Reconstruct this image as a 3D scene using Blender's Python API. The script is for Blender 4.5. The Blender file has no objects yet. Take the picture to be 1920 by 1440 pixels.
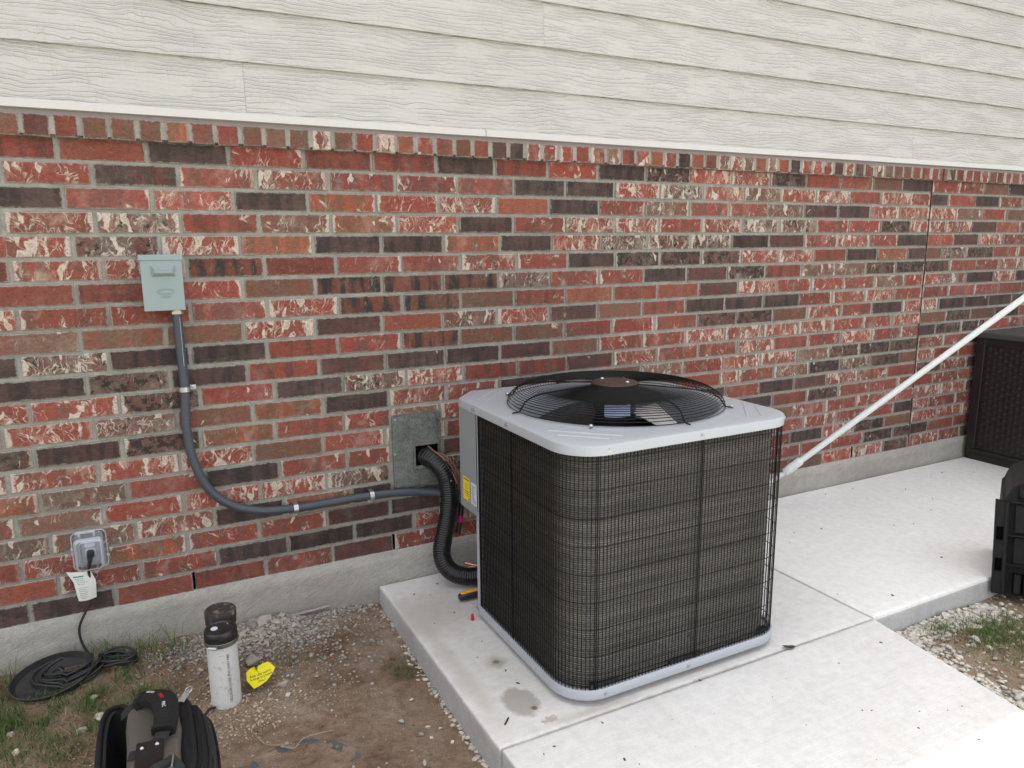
import bpy, math, random
import numpy as np
from mathutils import Vector, Matrix, noise as mnoise

random.seed(11); rng = np.random.default_rng(11)
PI = math.pi
scene = bpy.context.scene
COL = scene.collection

# ------------------------------------------------------------------ camera
def look_matrix(pos, yaw, pitch, roll):
    cy, sy, cp, sp = math.cos(yaw), math.sin(yaw), math.cos(pitch), math.sin(pitch)
    f = Vector((sy*cp, cy*cp, sp)); r = Vector((cy, -sy, 0)); u = r.cross(f)
    r2 = r*math.cos(roll)+u*math.sin(roll); u2 = -r*math.sin(roll)+u*math.cos(roll)
    m = Matrix.Identity(4)
    for i in range(3):
        m[i][0] = r2[i]; m[i][1] = u2[i]; m[i][2] = -f[i]; m[i][3] = pos[i]
    return m
cam = bpy.data.objects.new('camera', bpy.data.cameras.new('camera'))
COL.objects.link(cam)
cam.data.sensor_width = 36.0
cam.data.lens = 1373.43/1920*36
cam.data.clip_start = 0.05; cam.data.clip_end = 500
cam.matrix_world = look_matrix((0.18286, -2.79233, 1.38407), 0.47065, -0.18724, -0.00916)
scene.camera = cam

# ------------------------------------------------------------------ light
SUN_EL = math.radians(77.0)
world = bpy.data.worlds.new("World"); scene.world = world; world.use_nodes = True
wn = world.node_tree; wn.nodes.clear()
sky = wn.nodes.new('ShaderNodeTexSky'); sky.sky_type = 'NISHITA'; sky.sun_disc = False
sky.sun_elevation = SUN_EL; sky.sun_rotation = 0.0
sky.air_density = 1.0; sky.dust_density = 2.5; sky.ozone_density = 0.6
bw = wn.nodes.new('ShaderNodeRGBToBW'); mixw = wn.nodes.new('ShaderNodeMix'); mixw.data_type = 'RGBA'
warm = wn.nodes.new('ShaderNodeMix'); warm.data_type = 'RGBA'; warm.blend_type = 'MULTIPLY'
warm.inputs[0].default_value = 1.0; warm.inputs[7].default_value = (1.0, 0.985, 0.97, 1)
bg = wn.nodes.new('ShaderNodeBackground'); wo = wn.nodes.new('ShaderNodeOutputWorld')
bg.inputs[1].default_value = 0.15
mixw.inputs[0].default_value = 0.84     # thin high cloud: most of the blue is washed out
L = wn.links.new
L(sky.outputs[0], bw.inputs[0]); L(sky.outputs[0], mixw.inputs[6]); L(bw.outputs[0], mixw.inputs[7])
L(mixw.outputs[2], warm.inputs[6]); L(warm.outputs[2], bg.inputs[0]); L(bg.outputs[0], wo.inputs[0])
sun = bpy.data.objects.new('sun', bpy.data.lights.new('sun', 'SUN')); COL.objects.link(sun)
sun.data.energy = 3.9; sun.data.angle = math.radians(0.8); sun.data.color = (1.0, 0.95, 0.86)
sun.rotation_euler = (-(PI/2-SUN_EL), 0, 0)
scene.view_settings.view_transform = 'Standard'; scene.view_settings.look = 'None'
scene.view_settings.gamma = 1.0; scene.view_settings.use_curve_mapping = False
scene.view_settings.exposure = 2.1

# ------------------------------------------------------------------ helpers
def s2l(c):
    out = []
    for v in c:
        v /= 255.0
        out.append(v/12.92 if v <= 0.04045 else ((v+0.055)/1.055)**2.4)
    return tuple(out)

class MB:
    """collects vertices and faces, built as one mesh object"""
    def __init__(s): s.v = []; s.f = []; s.mi = []; s.cur = 0
    def add(s, vs, fs):
        o = len(s.v); s.v += [tuple(p) for p in vs]
        for f in fs: s.f.append([i+o for i in f]); s.mi.append(s.cur)
        return s
    def box(s, x0, x1, y0, y1, z0, z1, b=0.0):
        if b <= 0:
            vs = [(x, y, z) for z in (z0, z1) for y in (y0, y1) for x in (x0, x1)]
            return s.add(vs, [(0,2,3,1),(4,5,7,6),(0,1,5,4),(2,6,7,3),(0,4,6,2),(1,3,7,5)])
        # bevelled box
        vs = []; idx = {}
        def V(k, p): idx[k] = len(vs); vs.append(p)
        X = (x0, x1); Y = (y0, y1); Z = (z0, z1)
        for i in (0,1):
            for j in (0,1):
                for k in (0,1):
                    sx = 1 if i == 0 else -1; sy = 1 if j == 0 else -1; sz = 1 if k == 0 else -1
                    V((i,j,k,0), (X[i], Y[j]+sy*b, Z[k]+sz*b))
                    V((i,j,k,1), (X[i]+sx*b, Y[j], Z[k]+sz*b))
                    V((i,j,k,2), (X[i]+sx*b, Y[j]+sy*b, Z[k]))
        fs = []
        for i in (0,1): fs.append([idx[(i,j,k,0)] for j,k in ((0,0),(0,1),(1,1),(1,0))][::(1 if i == 0 else -1)])
        for j in (0,1): fs.append([idx[(i,j,k,1)] for i,k in ((0,0),(1,0),(1,1),(0,1))][::(1 if j == 0 else -1)])
        for k in (0,1): fs.append([idx[(i,j,k,2)] for i,j in ((0,0),(0,1),(1,1),(1,0))][::(1 if k == 0 else -1)])
        for i in (0,1):
            for j in (0,1): fs.append([idx[(i,j,0,0)], idx[(i,j,1,0)], idx[(i,j,1,1)], idx[(i,j,0,1)]])
            for k in (0,1): fs.append([idx[(i,0,k,0)], idx[(i,1,k,0)], idx[(i,1,k,2)], idx[(i,0,k,2)]])
        for j in (0,1):
            for k in (0,1): fs.append([idx[(0,j,k,1)], idx[(1,j,k,1)], idx[(1,j,k,2)], idx[(0,j,k,2)]])
        for i in (0,1):
            for j in (0,1):
                for k in (0,1): fs.append([idx[(i,j,k,0)], idx[(i,j,k,1)], idx[(i,j,k,2)]])
        return s.add(vs, fs)
    def tube(s, pts, r, seg=10, cap=True, closed=False):
        pts = [Vector(p) for p in pts]; n = len(pts)
        rs = r if isinstance(r, (list, tuple)) else [r]*n
        t0 = (pts[1]-pts[0]).normalized()
        up = Vector((0,0,1)) if abs(t0.z) < 0.9 else Vector((1,0,0))
        nrm = t0.cross(up).normalized(); vs = []
        for i in range(n):
            if closed: t = (pts[(i+1) % n]-pts[i-1]).normalized()
            else: t = (pts[min(i+1, n-1)]-pts[max(i-1, 0)]).normalized()
            nrm = (nrm-t*nrm.dot(t)).normalized(); bn = t.cross(nrm)
            for j in range(seg):
                a = 2*PI*j/seg
                vs.append(pts[i]+(nrm*math.cos(a)+bn*math.sin(a))*rs[i])
        fs = []
        for i in range(n if closed else n-1):
            k = (i+1) % n
            for j in range(seg):
                fs.append((i*seg+j, i*seg+(j+1) % seg, k*seg+(j+1) % seg, k*seg+j))
        if cap and not closed:
            fs.append(tuple(range(seg))[::-1]); fs.append(tuple((n-1)*seg+j for j in range(seg)))
        return s.add(vs, fs)
    def lathe(s, c, prof, seg=32, axis=None, a0=0, a1=2*PI):
        """prof: list of (radius, height) revolved about axis (default z) through c"""
        c = Vector(c); ax = Vector(axis or (0,0,1)).normalized()
        u = ax.cross(Vector((0,1,0)) if abs(ax.y) < 0.9 else Vector((1,0,0))).normalized(); w = ax.cross(u)
        vs = []; n = len(prof)
        for j in range(seg):
            a = a0+(a1-a0)*j/seg
            d = u*math.cos(a)+w*math.sin(a)
            for (r, h) in prof: vs.append(c+d*r+ax*h)
        fs = []
        for j in range(seg):
            k = (j+1) % seg
            for i in range(n-1): fs.append((j*n+i, k*n+i, k*n+i+1, j*n+i+1))
        return s.add(vs, fs)
    def prism(s, poly, z0, z1, cap=True):
        n = len(poly); vs = [(x, y, z0) for x, y in poly]+[(x, y, z1) for x, y in poly]
        fs = [(i, (i+1) % n, n+(i+1) % n, n+i) for i in range(n)]
        if cap: fs += [tuple(range(n))[::-1], tuple(range(n, 2*n))]
        return s.add(vs, fs)
    def xform(s, m, i0=0):
        for i in range(i0, len(s.v)): s.v[i] = tuple(m @ Vector(s.v[i]))
        return s
    def build(s, name, mat, parent=None, smooth=None, loc=None):
        me = bpy.data.meshes.new(name); me.from_pydata(s.v, [], s.f)
        mats = mat if isinstance(mat, (list, tuple)) else [mat]
        for m in mats: me.materials.append(m)
        if len(mats) > 1: me.polygons.foreach_set('material_index', s.mi)
        if smooth is not None:
            me.polygons.foreach_set('use_smooth', [True]*len(me.polygons))
            if smooth < 179: me.set_sharp_from_angle(angle=math.radians(smooth))
        me.update()
        return link(name, me, parent)

def link(name, me, parent=None):
    o = bpy.data.objects.new(name, me); COL.objects.link(o)
    if parent is not None: adopt(o, parent)
    return o
def adopt(o, parent):
    o.parent = parent
    o.matrix_parent_inverse = world_of(parent).inverted()
def world_of(o):
    if o.type == 'EMPTY': return Matrix.Translation(o.location)
    return Matrix.Identity(4)
def thing(name, label, cat, loc=(0,0,0), group=None):
    o = bpy.data.objects.new(name, None); COL.objects.link(o); o.location = loc
    o.empty_display_size = 0.1
    return tag(o, label, cat, group)
def tag(o, label=None, cat=None, group=None, kind=None):
    if label: o['label'] = label
    if cat: o['category'] = cat
    if group: o['group'] = group
    if kind: o['kind'] = kind
    return o
def smoothpath(pts, n=6):
    """Catmull-Rom through points"""
    P = [Vector(p) for p in pts]; P = [P[0]*2-P[1]]+P+[P[-1]*2-P[-2]]; out = []
    for i in range(1, len(P)-2):
        for k in range(n):
            t = k/n
            out.append(0.5*((2*P[i])+(P[i+1]-P[i-1])*t+(2*P[i-1]-5*P[i]+4*P[i+1]-P[i+2])*t*t+(3*P[i]-P[i-1]-3*P[i+1]+P[i+2])*t**3))
    out.append(P[-2]); return out

def text_mesh(txt, size, font_ext=0.0004, align='CENTER', bold=0.0):
    cu = bpy.data.curves.new('t', 'FONT'); cu.body = txt; cu.size = size; cu.extrude = font_ext
    cu.align_x = align; cu.align_y = 'CENTER'; cu.offset = bold; cu.resolution_u = 2
    o = bpy.data.objects.new('t', cu); COL.objects.link(o)
    dg = bpy.context.evaluated_depsgraph_get(); dg.update()
    me = bpy.data.meshes.new_from_object(o.evaluated_get(dg))
    bpy.data.objects.remove(o); bpy.data.curves.remove(cu)
    return me
def text_obj(name, txt, size, mat, m, parent, ext=0.0004, align='CENTER', bold=0.0):
    me = text_mesh(txt, size, ext, align, bold); me.transform(m); me.materials.clear(); me.materials.append(mat)
    me.name = name
    return link(name, me, parent)

# ------------------------------------------------------------------ materials
class NT:
    def __init__(s, name):
        s.m = bpy.data.materials.new(name); s.m.use_nodes = True; s.t = s.m.node_tree; s.t.nodes.clear()
        s.out = s.n('ShaderNodeOutputMaterial'); s.b = s.n('ShaderNodeBsdfPrincipled')
        s.l(s.b.outputs[0], s.out.inputs[0]); s._pos = None
    def n(s, t, **k):
        x = s.t.nodes.new(t)
        for a, b in k.items(): setattr(x, a, b)
        return x
    def l(s, a, b): s.t.links.new(a, b)
    def put(s, sock, v):
        if hasattr(v, 'links') or hasattr(v, 'is_linked'): s.l(v, sock)
        else:
            if sock.type == 'RGBA' and len(v) == 3: v = (*v, 1)
            sock.default_value = v
    def pos(s):
        if s._pos is None: s._pos = s.n('ShaderNodeNewGeometry').outputs['Position']
        return s._pos
    def mapped(s, v, scale=(1,1,1), loc=(0,0,0), rot=(0,0,0)):
        m = s.n('ShaderNodeMapping'); s.l(v, m.inputs[0])
        m.inputs['Scale'].default_value = scale; m.inputs['Location'].default_value = loc; m.inputs['Rotation'].default_value = rot
        return m.outputs[0]
    def dirmap(s, v, ang, across, along, loc=(0,0,0)):
        # rotate first, then stretch: strokes run along the given direction
        m = s.n('ShaderNodeMapping', vector_type='TEXTURE'); s.l(v, m.inputs[0])
        m.inputs['Rotation'].default_value = (0, 0, ang); m.inputs['Scale'].default_value = (1/along, 1/across, 1); m.inputs['Location'].default_value = loc
        return m.outputs[0]
    def noise(s, v=None, scale=5.0, detail=3.0, rough=0.55, dist=0.0, col=False):
        x = s.n('ShaderNodeTexNoise'); s.l(v if v is not None else s.pos(), x.inputs['Vector'])
        x.inputs['Scale'].default_value = scale; x.inputs['Detail'].default_value = detail
        x.inputs['Roughness'].default_value = rough; x.inputs['Distortion'].default_value = dist
        return x.outputs['Color' if col else 'Fac']
    def vor(s, v=None, scale=5.0, feature='F1', out='Distance', rand=1.0):
        x = s.n('ShaderNodeTexVoronoi', feature=feature); s.l(v if v is not None else s.pos(), x.inputs['Vector'])
        x.inputs['Scale'].default_value = scale; x.inputs['Randomness'].default_value = rand
        return x.outputs[out]
    def ramp(s, fac, stops):
        r = s.n('ShaderNodeValToRGB'); s.l(fac, r.inputs[0]); e = r.color_ramp.elements
        while len(e) < len(stops): e.new(0.5)
        for i, (p, c) in enumerate(stops):
            e[i].position = p; c = (c, c, c) if isinstance(c, (int, float)) else c
            e[i].color = (*c, 1) if len(c) == 3 else c
        return r.outputs[0]
    def mix(s, f, a, b, mode='MIX'):
        x = s.n('ShaderNodeMix', data_type='RGBA', blend_type=mode)
        s.put(x.inputs[0], f); s.put(x.inputs[6], a); s.put(x.inputs[7], b)
        return x.outputs[2]
    def math(s, op, a, b=0.0, c=0.0, clamp=False):
        x = s.n('ShaderNodeMath', operation=op, use_clamp=clamp)
        s.put(x.inputs[0], a); s.put(x.inputs[1], b)
        if op in ('SMOOTH_MIN', 'MULTIPLY_ADD', 'WRAP', 'COMPARE'): s.put(x.inputs[2], c)
        return x.outputs[0]
    def step(s, v, a, b, lo=0.0, hi=1.0):
        x = s.n('ShaderNodeMapRange', interpolation_type='SMOOTHSTEP')
        s.put(x.inputs[0], v); s.put(x.inputs[1], a); s.put(x.inputs[2], b); s.put(x.inputs[3], lo); s.put(x.inputs[4], hi)
        return x.outputs[0]
    def attr(s, name, out='Color'):
        return s.n('ShaderNodeAttribute', attribute_name=name).outputs[out]
    def sep(s, v):
        x = s.n('ShaderNodeSeparateXYZ'); s.l(v, x.inputs[0]); return x.outputs
    def comb(s, a, b, c):
        x = s.n('ShaderNodeCombineXYZ'); s.put(x.inputs[0], a); s.put(x.inputs[1], b); s.put(x.inputs[2], c); return x.outputs[0]
    def bump(s, h, dist=0.001, strength=1.0, prev=None):
        x = s.n('ShaderNodeBump'); x.inputs['Distance'].default_value = dist; x.inputs['Strength'].default_value = strength
        s.l(h, x.inputs['Height'])
        if prev is not None: s.l(prev, x.inputs['Normal'])
        return x.outputs[0]
    def set(s, color=None, rough=None, metal=None, normal=None, spec=None, **k):
        if color is not None: s.put(s.b.inputs['Base Color'], color)
        if rough is not None: s.put(s.b.inputs['Roughness'], rough)
        if metal is not None: s.put(s.b.inputs['Metallic'], metal)
        if normal is not None: s.put(s.b.inputs['Normal'], normal)
        if spec is not None: s.put(s.b.inputs['Specular IOR Level'], spec)
        for a, v in k.items(): s.put(s.b.inputs[a.replace('_', ' ')], v)
        return s.m

def simple(name, col, rough=0.5, metal=0.0, var=0.12, scale=60, bump=0.0, spec=0.5, dirt=0.0, dirtcol=(0.2,0.16,0.12)):
    t = NT(name); a = t.noise(scale=scale, detail=4)
    c = t.mix(a, tuple(v*(1-var) for v in col), tuple(min(1, v*(1+var)) for v in col))
    if dirt > 0:
        d = t.step(t.noise(scale=scale*0.35, detail=6, rough=0.7), 0.52, 0.75)
        c = t.mix(t.math('MULTIPLY', d, dirt), c, dirtcol)
    nm = t.bump(t.noise(scale=scale*3, detail=3), bump) if bump > 0 else None
    rr = t.step(t.noise(scale=scale*0.5, detail=3), 0.3, 0.7, max(0.02, rough-0.07), min(1, rough+0.07))
    return t.set(c, rr, metal, nm, spec)

def mat_brick():
    t = NT('fired_clay_brick')
    uv = t.n('ShaderNodeUVMap', uv_map='UVMap').outputs[0]
    c1 = t.attr('col1'); c2 = t.attr('col2'); par = t.attr('par'); ps = t.sep(par)
    wht, mot, seed = ps[0], ps[1], ps[2]
    su = t.sep(uv); sd = t.math('MULTIPLY', seed, 37.0)
    p = t.comb(su[0], su[1], sd)
    wn_ = t.noise(p, 28, 2, col=True)
    warp = t.n('ShaderNodeVectorMath', operation='MULTIPLY_ADD'); t.l(wn_, warp.inputs[0]); warp.inputs[1].default_value = (.035,.035,0); t.l(p, warp.inputs[2])
    pw = warp.outputs[0]
    # vertical firing bands
    band = t.noise(t.mapped(p, (26, 5, 1)), 1.0, 2.5, 0.5)
    base = t.mix(t.step(band, .44, .60), c1, c2)
    # grain and pits
    g = t.noise(t.mapped(pw, (60, 160, 1)), 1.0, 5, 0.65)
    base = t.mix(1.0, base, t.ramp(g, [(0.25, .62), (0.55, 1.0), (0.8, 1.28)]), 'MULTIPLY')
    grit = t.noise(p, 420, 2)
    base = t.mix(1.0, base, t.ramp(grit, [(0.3, .70), (0.6, 1.10)]), 'MULTIPLY')
    rim = t.step(t.noise(t.mapped(p, (7, 20, 1), loc=(6, 6, 0)), 1.0, 3, .6), .50, .70)
    base = t.mix(t.math('MULTIPLY', rim, .40), base, t.mix(.5, base, (.19, .125, .095)))
    # dark scorch mottling
    sm = t.noise(pw, 42, 5, 0.7)
    thr = t.math('SUBTRACT', 0.78, t.math('MULTIPLY', mot, 0.36))
    dark = t.step(sm, thr, t.math('ADD', thr, 0.06))
    base = t.mix(t.math('MULTIPLY', dark, .85), base, (.028, .022, .021))
    # white slurry: brushed strokes in two crossing directions, fading in and out
    wm = t.noise(t.mapped(p, (9, 7, 1), loc=(4, 2, 0)), 1.0, 1)
    def stroke(ang, ac, al, loc, lo, msk_lo):
        n_ = t.noise(t.dirmap(pw, ang, ac, al, loc), 1.0, 2, .5, .5)
        rd = t.math('ABSOLUTE', t.math('SUBTRACT', n_, .5))
        ln = t.math('SUBTRACT', 1.0, t.step(rd, .003, .030))
        mk = t.noise(t.mapped(p, (17, 13, 1), loc=(loc[1]*3, loc[0]*5, 0)), 1.0, 1)
        th = t.math('SUBTRACT', msk_lo, t.math('MULTIPLY', wht, .30))
        return t.math('MULTIPLY', ln, t.step(mk, th, t.math('ADD', th, .10)))
    s1 = stroke(.95, 34, 7, (.3, .1, 0), .6, .76); s2 = stroke(-.75, 30, 8, (.7, .5, 0), .6, .80); s3 = stroke(1.5, 46, 9, (.2, .9, 0), .6, .80)
    streak = t.math('MAXIMUM', t.math('MAXIMUM', s1, s2), s3)
    # thumb-shaped vertical patches
    n3 = t.noise(t.mapped(pw, (30, 13, 1), loc=(5, 7, 0)), 1.0, 1.5, .45)
    bt = t.math('SUBTRACT', .815, t.math('MULTIPLY', wht, .20))
    blob = t.step(n3, bt, t.math('ADD', bt, .04))
    inner = t.step(n3, t.math('ADD', bt, .05), t.math('ADD', bt, .09))
    blob = t.math('MULTIPLY', blob, t.math('MULTIPLY_ADD', t.math('MULTIPLY', inner, t.step(t.noise(p, 300, 3), .40, .56)), -.45, 1.0))
    # ends of the brick
    hl = t.attr('halflen', 'Fac')
    ed = t.math('SUBTRACT', hl, t.math('ABSOLUTE', su[0]))
    en = t.math('ADD', ed, t.math('MULTIPLY', t.math('SUBTRACT', t.noise(t.mapped(p, (8, 30, 1)), 1.0, 3), .5), .045))
    end = t.math('MULTIPLY', t.math('SUBTRACT', 1.0, t.step(en, t.math('MULTIPLY', wht, .011), t.math('MULTIPLY_ADD', wht, .011, .006))), t.math('MULTIPLY', t.step(wht, .28, .5), t.step(t.noise(t.mapped(p, (5, 1, 1), loc=(2, 2, 0)), 1.0, 0), .44, .52)))
    end = t.math('MULTIPLY', end, t.step(t.noise(p, 260, 3), .30, .50))
    speck = t.math('MULTIPLY', t.step(t.noise(t.mapped(p, (1, 1, 1), loc=(1, 9, 0)), 230, 2, .5), .70, .74), t.math('MULTIPLY_ADD', wht, .7, .18))
    # fine scratches
    n4 = t.noise(t.dirmap(pw, 1.35, 170, 24, (.3, .3, 0)), 1.0, 2, .5)
    fine = t.math('MULTIPLY', t.step(n4, .57, .68), t.math('MULTIPLY', t.math('MULTIPLY', wht, .5), t.step(t.noise(p, 15, 1), .48, .66)))
    haze = t.math('MULTIPLY', t.step(t.noise(t.mapped(pw, (14, 9, 1), loc=(8, 2, 0)), 1.0, 4, .7), .50, .78), t.math('MULTIPLY', wht, .55))
    n5 = t.noise(t.mapped(pw, (62, 9, 1), loc=(2, 5, 0)), 1.0, 2.5, .55)
    dth = t.math('SUBTRACT', .80, t.math('MULTIPLY', wht, .20))
    dab = t.math('MULTIPLY', t.step(n5, dth, t.math('ADD', dth, .07)), t.step(t.noise(p, 240, 3), .34, .56))
    dab = t.math('MULTIPLY', dab, t.step(t.noise(t.mapped(p, (11, 3, 1), loc=(6, 1, 0)), 1.0, 1), t.math('SUBTRACT', .62, t.math('MULTIPLY', wht, .22)), t.math('SUBTRACT', .74, t.math('MULTIPLY', wht, .22))))
    streak = t.math('MULTIPLY', streak, t.step(t.noise(p, 70, 3, .6), .28, .62, .35, .95))
    w = t.math('MAXIMUM', t.math('MAXIMUM', streak, dab), t.math('MAXIMUM', blob, end))
    w = t.math('MAXIMUM', t.math('MAXIMUM', w, haze), t.math('MAXIMUM', speck, fine))
    wcol = t.mix(t.noise(p, 120, 3), (.42, .34, .28), (.70, .64, .54))
    col = t.mix(t.math('MULTIPLY', w, .9), base, wcol)
    # mortar dust along the edges
    vz = t.attr('halfhgt', 'Fac')
    ez = t.math('MINIMUM', ed, t.math('SUBTRACT', vz, t.math('ABSOLUTE', su[1])))
    dust = t.math('SUBTRACT', 1.0, t.step(t.math('ADD', ez, t.math('MULTIPLY', t.math('SUBTRACT', t.noise(p, 70, 4, .65), .5), .016)), .0006, .0046))
    col = t.mix(t.math('MULTIPLY', dust, .62), col, (.36, .345, .31))
    h = t.math('ADD', t.math('MULTIPLY', g, .5), t.math('ADD', t.math('MULTIPLY', w, .8), t.math('MULTIPLY', grit, .25)))
    nm = t.bump(h, .0016, .8)
    return t.set(col, .88, 0, nm, .25)

def mat_mortar():
    t = NT('grey_mortar')
    a = t.noise(scale=18, detail=5, rough=.7); b = t.noise(scale=380, detail=3, rough=.7)
    c = t.ramp(a, [(.3, (.255, .245, .21)), (.55, (.345, .335, .295)), (.8, (.44, .43, .385))])
    c = t.mix(1.0, c, t.ramp(b, [(.3, .75), (.7, 1.12)]), 'MULTIPLY')
    hh = t.math('ADD', t.math('MULTIPLY', t.noise(scale=70, detail=4, rough=.7), 1.0), t.math('MULTIPLY', b, .4))
    return t.set(c, .95, 0, t.bump(hh, .004, .9), .2)

def mat_siding():
    t = NT('painted_fibre_cement_siding')
    sd = t.attr('seed', 'Fac')
    p = t.sep(t.pos()); pp = t.comb(p[0], t.math('MULTIPLY', sd, 7.3), p[2])
    w = t.noise(t.mapped(pp, (3.2, 1, 9)), 1.0, 2, .5, .4)
    # growth-ring contour lines
    v = t.math('MULTIPLY_ADD', w, 30.0, t.math('MULTIPLY', p[2], 430.0))
    jag = t.math('MULTIPLY', t.noise(t.mapped(pp, (42, 1, 26)), 1.0, 2, .55), 4.2)
    ln = t.math('SINE', t.math('ADD', v, t.math('MULTIPLY', jag, 1.0)))
    ln = t.step(ln, -.2, .95)
    msk = t.step(t.noise(t.mapped(pp, (4.5, 1, 26), loc=(5, 0, 3)), 1.0, 3), .36, .56)
    # vertical check marks
    ck = t.step(t.noise(t.mapped(pp, (210, 1, 7), loc=(1, 0, 8)), 1.0, 1), .63, .72)
    ck = t.math('MULTIPLY', ck, t.step(t.noise(t.mapped(pp, (5, 1, 10), loc=(8, 0, 3)), 1.0, 1), .42, .6))
    fine = t.noise(t.mapped(pp, (45, 1, 520)), 1.0, 3, .6)
    h = t.math('ADD', t.math('MULTIPLY', ln, t.math('MULTIPLY_ADD', msk, .85, .15)), t.math('ADD', t.math('MULTIPLY', ck, .22), t.math('MULTIPLY', fine, .35)))
    nm = t.bump(h, .0032, 1.0)
    c = t.ramp(t.noise(scale=2.2, detail=4), [(.3, (.505, .497, .475)), (.7, (.538, .530, .508))])
    c = t.mix(t.math('MULTIPLY', t.step(t.noise(scale=9, detail=5, rough=.7), .55, .8), .16), c, (.42, .40, .36))
    return t.set(c, .62, 0, nm, .35)

def mat_concrete(name, dark, light, stain=True, broom=(1, 0), grit=.35, foundation=False):
    t = NT(name)
    a = t.noise(scale=1.6, detail=5, rough=.65); b = t.noise(scale=260, detail=4, rough=.7); m = t.noise(scale=28, detail=5, rough=.7)
    c = t.ramp(a, [(.3, dark), (.7, light)])
    c = t.mix(1.0, c, t.ramp(m, [(.3, .90), (.6, 1.03)]), 'MULTIPLY')
    c = t.mix(1.0, c, t.ramp(b, [(.25, 1-grit), (.55, 1.03)]), 'MULTIPLY')
    p = t.sep(t.pos())
    if foundation:
        # steel-trowel / form marks, diagonal scratches, stains
        pp = t.mapped(t.pos(), (1, 1, 1), rot=(0, .42, 0))
        s = t.noise(t.mapped(pp, (14, 14, 75)), 1.0, 5, .65, 1.6)
        c = t.mix(1.0, c, t.ramp(s, [(.3, .86), (.6, 1.05)]), 'MULTIPLY')
        st = t.step(t.noise(scale=3.2, detail=5, rough=.7), .50, .74)
        c = t.mix(t.math('MULTIPLY', st, .45), c, (.27, .25, .22))
        big = t.step(t.noise(t.mapped(t.pos(), (2.6, 1, 7), loc=(4, 0, 2)), 1.0, 3), .52, .68)
        c = t.mix(t.math('MULTIPLY', big, .35), c, (.32, .30, .27))
        splash = t.math('SUBTRACT', 1.0, t.step(t.math('ADD', p[2], t.math('MULTIPLY', t.noise(scale=12, detail=4), .08)), .0, .075))
        c = t.mix(t.math('MULTIPLY', splash, .4), c, (.28, .24, .19))
        h = t.math('ADD', s, t.math('MULTIPLY', b, .6)); nm = t.bump(h, .0042, 1.0)
        pits = t.step(t.vor(scale=60), .05, .10)
        nm = t.bump(pits, .0015, .6, nm)
        return t.set(c, .92, 0, nm, .2)
    # broom lines
    q = t.mapped(t.pos(), (6, 330, 1) if broom == (1, 0) else (330, 6, 1), rot=(0, 0, .03))
    s = t.noise(q, 1.0, 3, .6)
    c = t.mix(1.0, c, t.ramp(s, [(.3, .925), (.7, 1.04)]), 'MULTIPLY')
    if stain:
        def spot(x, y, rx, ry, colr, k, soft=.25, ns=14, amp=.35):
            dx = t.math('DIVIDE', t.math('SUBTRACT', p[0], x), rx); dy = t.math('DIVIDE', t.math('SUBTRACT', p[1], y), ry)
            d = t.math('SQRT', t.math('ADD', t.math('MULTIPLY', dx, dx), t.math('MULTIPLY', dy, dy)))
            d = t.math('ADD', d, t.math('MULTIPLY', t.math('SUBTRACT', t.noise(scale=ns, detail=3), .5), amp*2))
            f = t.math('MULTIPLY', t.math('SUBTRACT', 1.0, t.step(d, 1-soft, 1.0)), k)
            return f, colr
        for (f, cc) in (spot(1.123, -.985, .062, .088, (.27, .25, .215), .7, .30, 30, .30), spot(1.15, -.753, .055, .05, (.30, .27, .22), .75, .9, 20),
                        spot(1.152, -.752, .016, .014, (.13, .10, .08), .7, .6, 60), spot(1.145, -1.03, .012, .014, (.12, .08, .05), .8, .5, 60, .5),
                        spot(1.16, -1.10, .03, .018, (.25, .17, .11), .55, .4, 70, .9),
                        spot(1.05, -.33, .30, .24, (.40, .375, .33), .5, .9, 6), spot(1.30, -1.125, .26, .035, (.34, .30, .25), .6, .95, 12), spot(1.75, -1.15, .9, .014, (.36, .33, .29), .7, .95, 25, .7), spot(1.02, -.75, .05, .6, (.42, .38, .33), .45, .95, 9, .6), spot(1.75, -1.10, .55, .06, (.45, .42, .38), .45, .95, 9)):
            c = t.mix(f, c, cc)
        d1 = t.step(t.noise(t.mapped(t.pos(), (1, 1, 1), loc=(3, 3, 0)), 55, 3, .6), .695, .73)
        d1m = t.step(t.noise(scale=4.5, detail=2), .46, .64)
        c = t.mix(t.math('MULTIPLY', t.math('MULTIPLY', d1, d1m), .6), c, (.20, .17, .14))
        d2 = t.step(t.noise(t.mapped(t.pos(), (1, 1, 1), loc=(7, 1, 0)), 130, 2, .5), .745, .775)
        c = t.mix(t.math('MULTIPLY', d2, .7), c, (.14, .11, .09))
    else:
        h0 = t.step(t.noise(scale=95, detail=4, rough=.7), .56, .7)
        c = t.mix(t.math('MULTIPLY', h0, .45), c, tuple(v*.6 for v in dark))
    h = t.math('ADD', t.math('MULTIPLY', s, .8), b); nm = t.bump(h, .0014, .7)
    return t.set(c, .9, 0, nm, .25)

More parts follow.
